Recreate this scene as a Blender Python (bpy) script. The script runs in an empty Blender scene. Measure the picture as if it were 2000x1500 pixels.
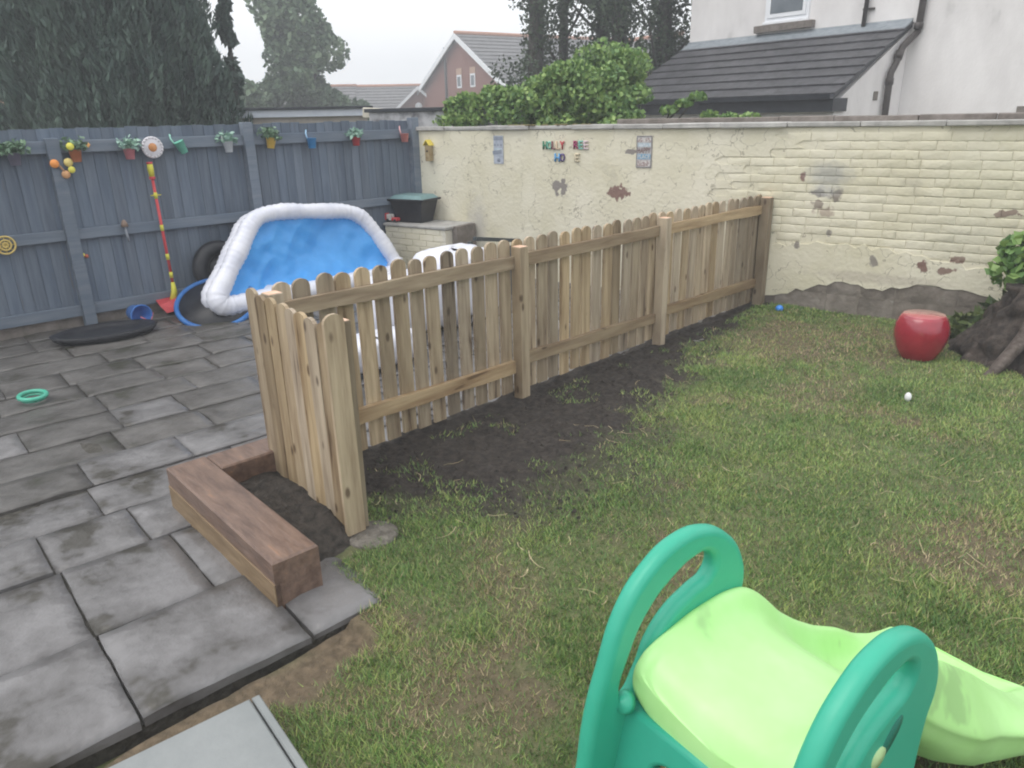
import bpy, bmesh, math, random
import numpy as np
from mathutils import Vector, Matrix
random.seed(7); np.random.seed(7)
R = math.radians
SC = bpy.context.scene
COL = SC.collection

# ------------------------------------------------------------------ camera
PITCH, ROLL, YAW, CAMH = .348, -.022, -.777, 1.847
fw = Vector((math.sin(YAW)*math.cos(PITCH), math.cos(YAW)*math.cos(PITCH), -math.sin(PITCH)))
rt = Vector((math.cos(YAW), -math.sin(YAW), 0)); up = rt.cross(fw)
r2 = rt*math.cos(ROLL)+up*math.sin(ROLL); u2 = -rt*math.sin(ROLL)+up*math.cos(ROLL)
cd = bpy.data.cameras.new('camera'); cam = bpy.data.objects.new('camera', cd); COL.objects.link(cam)
cd.sensor_fit = 'HORIZONTAL'; cd.sensor_width = 36; cd.lens = 26.01; cd.clip_start = .05; cd.clip_end = 600
M = Matrix((r2, u2, -fw)).transposed().to_4x4(); M.translation = (0, 0, CAMH); cam.matrix_world = M
SC.camera = cam

# ------------------------------------------------------------------ sky and sun
SUN_EL, SUN_AZ = R(58), R(200)
wd_ = bpy.data.worlds.new('World'); SC.world = wd_; wd_.use_nodes = True
nt = wd_.node_tree; nt.nodes.clear()
sky = nt.nodes.new('ShaderNodeTexSky'); sky.sky_type = 'NISHITA'; sky.sun_disc = False
sky.sun_elevation = SUN_EL; sky.sun_rotation = SUN_AZ; sky.dust_density = 6; sky.air_density = 1.5; sky.ozone_density = 1
hs = nt.nodes.new('ShaderNodeHueSaturation'); hs.inputs['Saturation'].default_value = .22
mixw = nt.nodes.new('ShaderNodeMix'); mixw.data_type = 'RGBA'; mixw.inputs[0].default_value = .86
mixw.inputs[7].default_value = (11.0, 11.2, 11.4, 1)      # even cloud cover
bg = nt.nodes.new('ShaderNodeBackground'); bg.inputs[1].default_value = .12
wo = nt.nodes.new('ShaderNodeOutputWorld')
nt.links.new(sky.outputs[0], hs.inputs['Color']); nt.links.new(hs.outputs[0], mixw.inputs[6])
nt.links.new(mixw.outputs[2], bg.inputs[0]); nt.links.new(bg.outputs[0], wo.inputs[0])
sl = bpy.data.lights.new('sun', 'SUN'); sl.energy = .9; sl.angle = R(40); sl.color = (1, .95, .87)
so = bpy.data.objects.new('sun', sl); COL.objects.link(so)
sdir = Vector((math.sin(SUN_AZ)*math.cos(SUN_EL), math.cos(SUN_AZ)*math.cos(SUN_EL), math.sin(SUN_EL)))
so.rotation_euler = (-sdir).to_track_quat('-Z', 'Y').to_euler()
SC.view_settings.view_transform = 'Standard'; SC.view_settings.look = 'None'
SC.view_settings.exposure = 0.22; SC.view_settings.gamma = 1
try: SC.view_settings.use_curve_mapping = False
except Exception: pass
SC.cycles.volume_bounces = 0; SC.cycles.max_bounces = 4; SC.cycles.diffuse_bounces = 3; SC.cycles.glossy_bounces = 2
SC.cycles.filter_width = 2.0

# ------------------------------------------------------------------ helpers
def tag(o, label, cat, group=None):
    o['label'] = label; o['category'] = cat
    if group: o['group'] = group
    return o
def struct(o, kind='structure'): o['kind'] = kind; return o
def empty(name, loc=(0, 0, 0), rz=0, label=None, cat=None, group=None):
    o = bpy.data.objects.new(name, None); COL.objects.link(o); o.location = loc; o.rotation_euler = (0, 0, rz)
    o.empty_display_size = .05
    if label: tag(o, label, cat, group)
    return o
def link(name, me, mat=None, parent=None, loc=None, rot=None):
    o = bpy.data.objects.new(name, me); COL.objects.link(o)
    if mat and not me.materials: me.materials.append(mat)
    if parent: o.parent = parent
    if loc is not None: o.location = loc
    if rot is not None: o.rotation_euler = rot
    return o
class MB:
    def __init__(s): s.v = []; s.f = []; s.sm = []
    def add(s, V, F, smooth=False):
        n = len(s.v); s.v += [tuple(p) for p in V]; s.f += [[i+n for i in f] for f in F]; s.sm += [smooth]*len(F); return s
    def box(s, x0, x1, y0, y1, z0, z1, bev=0, jit=0):
        b = bev
        if b:
            # chamfered box: three nested rings
            P = []
            for (z, i) in ((z0, b), (z0+b, 0), (z1-b, 0), (z1, b)):
                P += [(x0+i, y0+i, z), (x1-i, y0+i, z), (x1-i, y1-i, z), (x0+i, y1-i, z)]
            F = [[3, 2, 1, 0], [12, 13, 14, 15]]
            for k in range(3):
                for j in range(4): F.append([k*4+j, k*4+(j+1) % 4, k*4+4+(j+1) % 4, k*4+4+j])
            # chamfer vertical edges too small to matter
        else:
            P = [(x0, y0, z0), (x1, y0, z0), (x1, y1, z0), (x0, y1, z0), (x0, y0, z1), (x1, y0, z1), (x1, y1, z1), (x0, y1, z1)]
            F = [[3, 2, 1, 0], [4, 5, 6, 7], [0, 1, 5, 4], [1, 2, 6, 5], [2, 3, 7, 6], [3, 0, 4, 7]]
        if jit: P = [tuple(c+random.uniform(-jit, jit) for c in p) for p in P]
        return s.add(P, F)
    def tube(s, pts, rad, n=10, closed=False, cap=True, flat=1.):
        pts = [Vector(p) for p in pts]; N = len(pts)
        if not hasattr(rad, '__len__'): rad = [rad]*N
        V = []; prev = None
        for i, p in enumerate(pts):
            a = pts[i-1] if (i > 0 or closed) else p; c = pts[(i+1) % N] if (i < N-1 or closed) else p
            t = (c-a).normalized()
            if prev is None: q = t.orthogonal().normalized()
            else: q = (prev-t*prev.dot(t)).normalized()
            prev = q; w = t.cross(q)
            for k in range(n):
                an = 2*math.pi*k/n; V.append(p+q*math.cos(an)*rad[i]+w*math.sin(an)*rad[i]*flat)
        F = []
        for i in range(N if closed else N-1):
            j = (i+1) % N
            for k in range(n): F.append([i*n+k, i*n+(k+1) % n, j*n+(k+1) % n, j*n+k])
        if cap and not closed: F += [list(range(n))[::-1], [(N-1)*n+k for k in range(n)]]
        return s.add(V, F, True)
    def lathe(s, prof, n=24, c=(0, 0, 0), cap=True):
        V = []; F = []
        for r, z in prof:
            for k in range(n): a = 2*math.pi*k/n; V.append((c[0]+r*math.cos(a), c[1]+r*math.sin(a), c[2]+z))
        for i in range(len(prof)-1):
            for k in range(n): F.append([i*n+k, i*n+(k+1) % n, (i+1)*n+(k+1) % n, (i+1)*n+k])
        if cap: F += [list(range(n))[::-1], [(len(prof)-1)*n+k for k in range(n)]]
        return s.add(V, F, True)
    def prism(s, poly, y0, y1, axis='y'):
        n = len(poly)
        f = {'y': lambda a, b, y: (a, y, b), 'x': lambda a, b, y: (y, a, b), 'z': lambda a, b, y: (a, b, y)}[axis]
        V = [f(a, b, y0) for a, b in poly]+[f(a, b, y1) for a, b in poly]
        F = [list(range(n)), list(range(n, 2*n))[::-1]]+[[i, i+n, (i+1) % n+n, (i+1) % n] for i in range(n)]
        return s.add(V, F)
    def xf(s, m):
        s.v = [tuple(m @ Vector(p)) for p in s.v]; return s
    def mesh(s, name='mesh'):
        me = bpy.data.meshes.new(name); me.from_pydata(s.v, [], s.f)
        me.polygons.foreach_set('use_smooth', s.sm)
        bm = bmesh.new(); bm.from_mesh(me); bmesh.ops.recalc_face_normals(bm, faces=bm.faces); bm.to_mesh(me); bm.free()
        me.update(); return me
    def obj(s, name, mat, parent=None, loc=None, rot=None): return link(name, s.mesh(name), mat, parent, loc, rot)
def fast_mesh(name, V, k):
    """V: (N,k,3) array, N loose polygons of k corners."""
    N = V.shape[0]; me = bpy.data.meshes.new(name)
    me.vertices.add(N*k); me.vertices.foreach_set('co', V.reshape(-1).astype(np.float32))
    me.loops.add(N*k); me.loops.foreach_set('vertex_index', np.arange(N*k, dtype=np.int32))
    me.polygons.add(N); me.polygons.foreach_set('loop_start', np.arange(0, N*k, k, dtype=np.int32))
    me.polygons.foreach_set('loop_total', np.full(N, k, dtype=np.int32))
    me.update(calc_edges=True); return me
def grid_mesh(name, X, Y, Z, smooth=True):
    n, m = X.shape; V = np.stack([X, Y, Z], -1).reshape(-1, 3)
    idx = np.arange(n*m).reshape(n, m)
    F = np.stack([idx[:-1, :-1], idx[1:, :-1], idx[1:, 1:], idx[:-1, 1:]], -1).reshape(-1, 4)
    me = bpy.data.meshes.new(name); me.from_pydata(V.tolist(), [], F.tolist())
    if smooth: me.polygons.foreach_set('use_smooth', [True]*len(F))
    me.update(); return me
_tab = np.random.RandomState(3).rand(256, 256)
def vnoise(x, y):
    xi = np.floor(x).astype(int); yi = np.floor(y).astype(int); fx = x-xi; fy = y-yi
    fx = fx*fx*(3-2*fx); fy = fy*fy*(3-2*fy); g = lambda a, b: _tab[a % 256, b % 256]
    return (g(xi, yi)*(1-fx)+g(xi+1, yi)*fx)*(1-fy)+(g(xi, yi+1)*(1-fx)+g(xi+1, yi+1)*fx)*fy
def fbm(x, y, o=4):
    t = 0; a = .5; s = 0
    for i in range(o): t = t+a*vnoise(x*2**i+17*i, y*2**i+31*i); s += a; a *= .5
    return t/s

# ------------------------------------------------------------------ materials
MATS = {}
def mat(name, c1, c2=None, scale=8., rough=.7, bump=.0, stretch=(1, 1, 1), spec=.4, island=0., objvar=.0, detail=4, ramp=(.35, .65),
        bumpscale=None, coordobj=None, spots=None, cracks=None, third=None, coat=0, transl=0, knots=None):
    m = bpy.data.materials.new(name); m.use_nodes = True; n = m.node_tree.nodes; l = m.node_tree.links; n.clear()
    out = n.new('ShaderNodeOutputMaterial'); b = n.new('ShaderNodeBsdfPrincipled'); l.new(b.outputs[0], out.inputs[0])
    b.inputs['Roughness'].default_value = rough; b.inputs['Specular IOR Level'].default_value = spec
    if coat: b.inputs['Coat Weight'].default_value = coat; b.inputs['Coat Roughness'].default_value = .15
    tc = n.new('ShaderNodeTexCoord'); tc.object = coordobj
    mp = n.new('ShaderNodeMapping'); mp.inputs['Scale'].default_value = stretch; l.new(tc.outputs['Object'], mp.inputs[0])
    vec = mp.outputs[0]
    oi = n.new('ShaderNodeObjectInfo')
    if objvar:
        ad = n.new('ShaderNodeVectorMath'); ad.operation = 'MULTIPLY_ADD'; ad.inputs[1].default_value = (1, 1, 1)
        cx = n.new('ShaderNodeCombineXYZ'); mm = n.new('ShaderNodeMath'); mm.operation = 'MULTIPLY'; mm.inputs[1].default_value = 61.
        l.new(oi.outputs['Random'], mm.inputs[0]); l.new(mm.outputs[0], cx.inputs[0]); l.new(mm.outputs[0], cx.inputs[1])
        l.new(vec, ad.inputs[0]); l.new(cx.outputs[0], ad.inputs[2]); vec = ad.outputs[0]
    nz = n.new('ShaderNodeTexNoise'); nz.inputs['Scale'].default_value = scale; nz.inputs['Detail'].default_value = detail
    nz.inputs['Roughness'].default_value = .62; l.new(vec, nz.inputs['Vector'])
    cr = n.new('ShaderNodeValToRGB'); cr.color_ramp.elements[0].position = ramp[0]; cr.color_ramp.elements[1].position = ramp[1]
    cr.color_ramp.elements[0].color = (*c1, 1); cr.color_ramp.elements[1].color = (*(c2 or c1), 1)
    if third:
        e = cr.color_ramp.elements.new(third[0]); e.color = (*third[1], 1)
    l.new(nz.outputs[0], cr.inputs[0]); col = cr.outputs[0]
    def mixc(fac, a, bcol, blend='MIX'):
        mx = n.new('ShaderNodeMix'); mx.data_type = 'RGBA'; mx.blend_type = blend
        if isinstance(fac, float): mx.inputs[0].default_value = fac
        else: l.new(fac, mx.inputs[0])
        l.new(a, mx.inputs[6])
        if isinstance(bcol, tuple): mx.inputs[7].default_value = (*bcol, 1)
        else: l.new(bcol, mx.inputs[7])
        return mx.outputs[2]
    def math_(op, a, bb=None, c=None):
        q = n.new('ShaderNodeMath'); q.operation = op
        for i, v in enumerate((a, bb, c)):
            if v is None: continue
            if isinstance(v, (int, float)): q.inputs[i].default_value = v
            else: l.new(v, q.inputs[i])
        return q.outputs[0]
    if knots:
        kv = n.new('ShaderNodeTexVoronoi'); kv.inputs['Scale'].default_value = knots[0]; kv.inputs['Randomness'].default_value = 1.
        km = n.new('ShaderNodeMapping'); km.inputs['Scale'].default_value = knots[1]; l.new(vec, km.inputs[0]); l.new(km.outputs[0], kv.inputs['Vector'])
        mr0 = n.new('ShaderNodeMapRange'); mr0.inputs[1].default_value = knots[2]*.5; mr0.inputs[2].default_value = knots[2]; mr0.inputs[3].default_value = .85; mr0.inputs[4].default_value = 0
        l.new(kv.outputs['Distance'], mr0.inputs[0]); col = mixc(mr0.outputs[0], col, (.09, .055, .032))
    if cracks:
        nc = n.new('ShaderNodeTexNoise'); nc.inputs['Scale'].default_value = cracks[0]; nc.inputs['Detail'].default_value = 3; l.new(tc.outputs['Object'], nc.inputs['Vector'])
        d = math_('ABSOLUTE', math_('SUBTRACT', nc.outputs[0], .5)); f1 = math_('LESS_THAN', d, cracks[1])
        ng = n.new('ShaderNodeTexNoise'); ng.inputs['Scale'].default_value = 3.1; l.new(tc.outputs['Object'], ng.inputs['Vector'])
        f2 = math_('GREATER_THAN', ng.outputs[0], cracks[2]); col = mixc(math_('MULTIPLY', math_('MULTIPLY', f1, f2), .6), col, cracks[3])
    if spots:
        nd = n.new('ShaderNodeTexNoise'); nd.inputs['Scale'].default_value = 16.; nd.inputs['Detail'].default_value = 5; l.new(tc.outputs['Object'], nd.inputs['Vector'])
        for (sx, sz, rx, rz, sc, soft, amt) in spots:
            v1 = n.new('ShaderNodeVectorMath'); v1.operation = 'SUBTRACT'; v1.inputs[1].default_value = (sx, 0, sz); l.new(tc.outputs['Object'], v1.inputs[0])
            v2 = n.new('ShaderNodeVectorMath'); v2.operation = 'MULTIPLY'; v2.inputs[1].default_value = (1/rx, 0, 1/rz); l.new(v1.outputs[0], v2.inputs[0])
            v3 = n.new('ShaderNodeVectorMath'); v3.operation = 'LENGTH'; l.new(v2.outputs[0], v3.inputs[0])
            dd = math_('MULTIPLY_ADD', math_('SUBTRACT', nd.outputs[0], .5), 3.0 if soft < .3 else 1.2, v3.outputs['Value'])
            mr = n.new('ShaderNodeMapRange'); mr.inputs[1].default_value = 1-soft; mr.inputs[2].default_value = 1+soft; mr.inputs[3].default_value = amt; mr.inputs[4].default_value = 0
            l.new(dd, mr.inputs[0]); col = mixc(mr.outputs[0], col, sc)
    if island:
        ge = n.new('ShaderNodeNewGeometry'); hv = n.new('ShaderNodeHueSaturation')
        l.new(math_('MULTIPLY_ADD', ge.outputs['Random Per Island'], island*1.6, 1-island*.8), hv.inputs['Value'])
        l.new(math_('MULTIPLY_ADD', ge.outputs['Random Per Island'], -.05, .525), hv.inputs['Hue'])
        l.new(col, hv.inputs['Color']); col = hv.outputs[0]
    if objvar:
        hv = n.new('ShaderNodeHueSaturation'); l.new(math_('MULTIPLY_ADD', oi.outputs['Random'], objvar*2, 1-objvar), hv.inputs['Value'])
        r7 = math_('FRACT', math_('MULTIPLY', oi.outputs['Random'], 7.31)); l.new(math_('MULTIPLY_ADD', r7, objvar*1.2, 1-objvar*.6), hv.inputs['Saturation'])
        l.new(col, hv.inputs['Color']); col = hv.outputs[0]
    l.new(col, b.inputs['Base Color'])
    if bump:
        nb = n.new('ShaderNodeTexNoise'); nb.inputs['Scale'].default_value = bumpscale or scale*2; nb.inputs['Detail'].default_value = 5; l.new(vec, nb.inputs['Vector'])
        bp = n.new('ShaderNodeBump'); bp.inputs['Strength'].default_value = bump; bp.inputs['Distance'].default_value = .02
        l.new(nb.outputs[0], bp.inputs['Height']); l.new(bp.outputs[0], b.inputs['Normal'])
    if transl:
        tr = n.new('ShaderNodeBsdfTranslucent'); l.new(col, tr.inputs[0]); ms = n.new('ShaderNodeMixShader'); ms.inputs[0].default_value = transl
        l.new(b.outputs[0], ms.inputs[1]); l.new(tr.outputs[0], ms.inputs[2]); l.new(ms.outputs[0], out.inputs[0])
    MATS[name] = m; return m

m_wood = mat('picket_wood', (.265, .195, .125), (.45, .36, .245), 3.0, .5, .35, (1, 6, .5), objvar=.33, third=(.31, (.12, .08, .048)), ramp=(.36, .62), knots=(1., (9, 1.6, 9), .16))
m_wood_x = mat('rail_wood', (.25, .17, .10), (.45, .345, .22), 3., .5, .25, (6, .5, 5), objvar=.22, third=(.31, (.13, .085, .05)), knots=(1., (1.5, 8, 2), .17))
m_cut = mat('cut_timber_end', (.68, .42, .28), (.8, .56, .42), 20, .7)
m_grey = mat('grey_fence_paint', (.105, .135, .185), (.155, .19, .24), 2.6, .75, .2, (7, 7, .6), objvar=.14, third=(.25, (.135, .135, .135)))
m_greyr = mat('grey_fence_rail_paint', (.13, .165, .215), (.185, .215, .26), 3., .75, .2, (.6, 6, 6), objvar=.08)
m_slab = mat('riven_paving_stone', (.122, .117, .117), (.205, .199, .203), 2.4, .36, .9, objvar=.07, third=(.36, (.055, .05, .041)), bumpscale=9, spec=.45, ramp=(.42, .60))
m_slabd = mat('dirty_paving_stone', (.08, .075, .07), (.14, .133, .128), 2.2, .42, .8, objvar=.06, third=(.34, (.045, .044, .032)), bumpscale=10, spec=.4, ramp=(.42, .62))
m_joint = mat('dark_joint_earth', (.045, .042, .036), (.09, .084, .072), 30, .9, .6)
m_sleeper = mat('stained_sleeper', (.125, .08, .062), (.225, .15, .115), 4., .36, .3, (1.2, 5, 5), objvar=.1, third=(.76, (.36, .2, .12)), spec=.5)
m_sleeper_raw = mat('raw_sleeper', (.19, .13, .075), (.28, .20, .12), 4., .6, .3, (1, 5, 5))
m_soil = mat('dark_soil', (.022, .019, .016), (.06, .05, .042), 22, .9, .9, bumpscale=40)
m_lawn = None
m_grassg = mat('grass_green', (.098, .195, .055), (.20, .33, .095), 1.6, .45, island=.45)
m_grassy = mat('grass_yellow_green', (.25, .335, .10), (.36, .435, .15), 1.6, .45, island=.4)
m_straw = mat('grass_straw', (.38, .31, .17), (.52, .44, .27), 3, .6, island=.35)
m_teal = mat('teal_plastic', (.035, .40, .265), (.045, .44, .30), 5, .38, .03, spec=.5, bumpscale=300)
m_lime = mat('lime_plastic', (.46, .83, .31), (.53, .89, .39), 3, .40, .05, spec=.5, bumpscale=220, third=(.31, (.36, .64, .25)), ramp=(.37, .6))
m_dteal = mat('teal_plastic_panel', (.03, .34, .235), (.035, .38, .265), 5, .4, .03, spec=.5)
m_red = mat('red_glaze', (.29, .012, .03), (.38, .025, .045), 9, .22, .06, spec=.6, coat=.6, bumpscale=40)
m_poolw = mat('white_vinyl', (.66, .68, .78), (.80, .81, .88), 5, .35, .3, bumpscale=9)
m_poolb = mat('blue_vinyl', (.06, .34, .80), (.09, .41, .90), 5, .3, .18, bumpscale=7)
m_black = mat('black_plastic', (.012, .013, .017), (.025, .026, .032), 9, .4)
m_bluep = mat('blue_plastic', (.02, .12, .38), (.04, .17, .46), 9, .4)
m_conc = mat('concrete', (.34, .33, .32), (.5, .49, .47), 7, .75, .4, objvar=.1, third=(.25, (.2, .19, .17)))
m_render = mat('white_render', (.72, .70, .70), (.84, .82, .82), 1.6, .85, .25, bumpscale=30, third=(.27, (.6, .585, .58)), stretch=(1, 1, .5))
m_tile = mat('dark_roof_tile', (.055, .055, .06), (.095, .095, .105), 6, .55, .3, objvar=.12)
m_fascia = mat('black_fascia', (.022, .025, .032), (.035, .04, .05), 6, .4)
m_pipe = mat('brown_downpipe', (.05, .042, .04), (.075, .065, .06), 8, .45)
m_lead = mat('lead_flashing', (.19, .22, .25), (.28, .31, .34), 8, .5, .4)
m_stone = mat('dark_sill_stone', (.15, .13, .115), (.25, .22, .2), 9, .8, .4)
m_upvc = mat('white_upvc', (.8, .82, .86), (.86, .88, .92), 3, .35)
m_glass = mat('window_glass', (.10, .125, .15), (.14, .165, .19), 2, .08, spec=.8)
m_farbrick = mat('far_red_brick', (.2, .08, .058), (.27, .115, .085), 12, .85, .2, stretch=(1, 1, 4))
m_farroof = mat('far_roof_tile', (.13, .125, .13), (.19, .185, .19), 3, .7, .2, objvar=.1)
m_terra = mat('orange_ridge_tile', (.42, .2, .13), (.5, .26, .18), 5, .8)
m_orangebrick = mat('orange_brick', (.42, .27, .19), (.52, .35, .25), 6, .85, .2)
m_bark = mat('bark', (.03, .028, .025), (.085, .075, .065), 7, .9, .8, (1, 1, .3))
m_stump = mat('stump_wood', (.022, .018, .016), (.085, .068, .058), 9, .9, 1., (1.6, 1.6, .9), third=(.75, (.14, .115, .1)), bumpscale=22)
m_root = mat('root_wood', (.07, .055, .047), (.17, .14, .125), 8, .85, 1., (1.5, 1.5, 1.5), bumpscale=24)
m_conifer = mat('conifer_leaf', (.045, .08, .066), (.095, .14, .11), 1.2, .7, island=.28)
m_leaf1 = mat('ivy_leaf', (.13, .24, .07), (.26, .40, .13), 1.5, .45, island=.5, transl=.15)
m_leaf2 = mat('tree_leaf_dark', (.03, .055, .03), (.06, .09, .045), 1.0, .6, island=.5, transl=.15)
m_leaf3 = mat('far_tree_leaf', (.10, .165, .10), (.17, .245, .145), .6, .6, island=.5, transl=.15)
m_potleaf = mat('pot_plant_leaf', (.09, .17, .1), (.19, .3, .19), 30, .5, island=.4)
def plain(name, c, rough=.45, spec=.45): return mat(name, c, tuple(min(1, x*1.18) for x in c), 14, rough, .03, spec=spec)

# ------------------------------------------------------------------ ground, lawn, patio
struct(MB().box(-110, 110, -110, 110, -.9, -.2).obj('ground', mat('earth', (.07, .075, .04), (.12, .11, .07), .5, .9)))

def soilmask(X, Y):
    """dug-over earth beside the picket fence (1) to turf (0)"""
    edge = np.interp(Y, [1.5, 1.9, 2.3, 2.8, 3.5, 4.1, 5.0, 6.0, 6.9], [.45, .7, 1.12, 1.36, 1.18, .82, .5, .25, .2])
    e = edge*(1+.5*(fbm(X*2.2+5, Y*2.2)-.5))+.5*(fbm(X*5, Y*5)-.5)+.3*(fbm(X*16, Y*16, 2)-.5)
    m = np.clip((e-(X+3.33))/(.32+.55*np.clip(4.2-Y, 0, 1))+.5, 0, 1)
    return m
def drymask(X, Y):
    d = .62*fbm(X*1.5+40, Y*1.5+9, 4)+.38*fbm(X*5+4, Y*5+9, 3)
    g = lambda x, y, r: np.exp(-((X-x)**2+(Y-y)**2)/r**2)
    d = d+.26*g(-2.2, 6.0, .6)+.16*g(-2.7, 5.5, .45)+.2*g(-1.8, 1.4, .45)+.1*g(-1.6, 5.2, .5)+.1*g(-1.6, 2.6, .3)
    m = np.clip((d-.555)/.2, 0, .8)
    return np.maximum(m, np.clip(1.3-np.abs(X+2.08)/.2+1.6*(fbm(X*6, Y*6)-.5), 0, 1)*np.clip((1.55-Y)/.3, 0, 1))
xs = np.linspace(-3.45, 4.2, 256); ys = np.linspace(-1.2, 9.0, 340)
X, Y = np.meshgrid(xs, ys, indexing='ij')
def lawnz(X, Y):
    z = .035*(fbm(X*1.3, Y*1.3)-.5)+.03*(fbm(X*6, Y*6, 3)-.5)
    z = z+soilmask(X, Y)*.035*(fbm(X*14, Y*14, 3)-.5)*2
    z = np.where((X < -2.17) & (Y < 1.42), -.11, z)                     # dips under the patio edge
    z = np.where((X >= -2.17) & (X < -1.98) & (Y < 1.25), z-.03, z)
    z = z+.10*np.exp(-((X+3.0)**2+(Y-6.75)**2)/.35**2)*0.5
    return z
me = grid_mesh('lawn', X, Y, lawnz(X, Y))
at = me.attributes.new('soil', 'FLOAT', 'POINT'); at.data.foreach_set('value', soilmask(X, Y).reshape(-1).astype(np.float32))
at = me.attributes.new('dry', 'FLOAT', 'POINT'); at.data.foreach_set('value', drymask(X, Y).reshape(-1).astype(np.float32))
ml = mat('lawn_thatch', (.08, .105, .04), (.165, .17, .078), 18, .9, .8, bumpscale=60)
n_ = ml.node_tree.nodes; l_ = ml.node_tree.links; pb = [x for x in n_ if x.type == 'BSDF_PRINCIPLED'][0]
src = pb.inputs['Base Color'].links[0].from_socket
for nm, c1, c2 in (('dry', (.095, .072, .046), (.18, .135, .088)), ('soil', (.022, .018, .016), (.06, .05, .042))):
    a = n_.new('ShaderNodeAttribute'); a.attribute_name = nm
    nz = n_.new('ShaderNodeTexNoise'); nz.inputs['Scale'].default_value = 26; nz.inputs['Detail'].default_value = 6
    tcn = n_.new('ShaderNodeTexCoord'); l_.new(tcn.outputs['Object'], nz.inputs['Vector'])
    cr = n_.new('ShaderNodeValToRGB'); cr.color_ramp.elements[0].color = (*c1, 1); cr.color_ramp.elements[1].color = (*c2, 1)
    cr.color_ramp.elements[0].position = .35; cr.color_ramp.elements[1].position = .7
    l_.new(nz.outputs[0], cr.inputs[0])
    mx = n_.new('ShaderNodeMix'); mx.data_type = 'RGBA'; l_.new(a.outputs['Fac'], mx.inputs[0]); l_.new(src, mx.inputs[6]); l_.new(cr.outputs[0], mx.inputs[7]); src = mx.outputs[2]
l_.new(src, pb.inputs['Base Color'])
struct(link('lawn', me, ml))

# grass blades (uncountable)
def blades():
    N = 1500000
    # more blades near the camera
    X = np.random.uniform(-3.25, 3.2, N); Y = np.random.uniform(.35, 7.4, N)
    d = np.hypot(X, Y); keep = np.random.rand(N) < np.clip(2.1/d, .22, 1.)
    ang = np.arctan2(X, Y); keep &= (ang < .05) | (d > 40)
    keep &= ~((X < -2.0) & (Y < 1.3)); keep &= ~((X < -2.55) & (Y < 1.75)); keep &= (Y < 7.0+.17*(X+3.3)); keep &= d > 1.0
    X, Y, d = X[keep], Y[keep], d[keep]
    sm = soilmask(X, Y); dm = drymask(X, Y); cl = fbm(X*4+3, Y*4, 4)
    keep = np.random.rand(len(X)) < np.clip(1.02-sm*1.02+.16*(cl > .56), 0, 1)*np.clip(1.0-.55*dm-.4*(dm > .82), 0, 1)*np.clip(.35+1.5*(cl-.22), .2, 1)
    X, Y, cl, dm, sm = X[keep], Y[keep], cl[keep], dm[keep], sm[keep]; n = len(X)
    Z = lawnz(X, Y); h = (.011+.017*np.random.rand(n)**1.5+.026*np.clip(cl-.45, 0, 1))*np.where(np.random.rand(n) < .012, 1.9, 1)
    a = np.random.rand(n)*6.283; lean = (.35+.9*np.random.rand(n))*h; b = np.random.rand(n)*6.283
    w = .0010+.0012*np.random.rand(n)+.0003*np.hypot(X, Y)
    dx, dy = np.cos(a)*w, np.sin(a)*w
    V = np.zeros((n, 3, 3)); V[:, 0] = np.stack([X-dx, Y-dy, Z-.004], -1); V[:, 1] = np.stack([X+dx, Y+dy, Z-.004], -1)
    V[:, 2] = np.stack([X+np.cos(b)*lean, Y+np.sin(b)*lean, Z+h], -1)
    me = fast_mesh('grass', V, 3)
    for m in (m_grassg, m_grassy, m_straw): me.materials.append(m)
    r = np.random.rand(n); pat = fbm(X*2.3+70, Y*2.3, 4)
    idx = np.where(r < .035+.42*dm, 2, np.where(r < .28+1.4*np.clip(pat-.45, 0, 1)+.35*dm, 1, 0))
    me.polygons.foreach_set('material_index', idx.astype(np.int32))
    o = link('grass', me); struct(o, 'stuff'); tag(o, 'short patchy green and straw coloured grass of the lawn', 'grass')
blades()

# clods of earth
def clods():
    N = 3500; X = np.random.uniform(-3.3, -1.7, N); Y = np.random.uniform(1.0, 6.9, N)
    k = (soilmask(X, Y) > .35) & ~((X < -2.4) & (Y < 1.7)); X, Y = X[k], Y[k]; n = len(X); Z = lawnz(X, Y)
    s = .004+.012*np.random.rand(n)**3
    base = np.array([(1, 0, 0), (-1, 0, 0), (0, 1, 0), (0, -1, 0), (0, 0, .8)])
    tri = [(0, 2, 4), (2, 1, 4), (1, 3, 4), (3, 0, 4)]
    P = base[None]*s[:, None, None]*(1+.5*np.random.rand(n, 5, 1))+np.stack([X, Y, Z-.002], -1)[:, None]
    V = np.concatenate([P[:, t] for t in tri], 0)
    o = link('soil_clods', fast_mesh('soil_clods', V, 3), m_soil); struct(o, 'stuff'); tag(o, 'loose dark clods of earth along the picket fence', 'soil')
clods()

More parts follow.
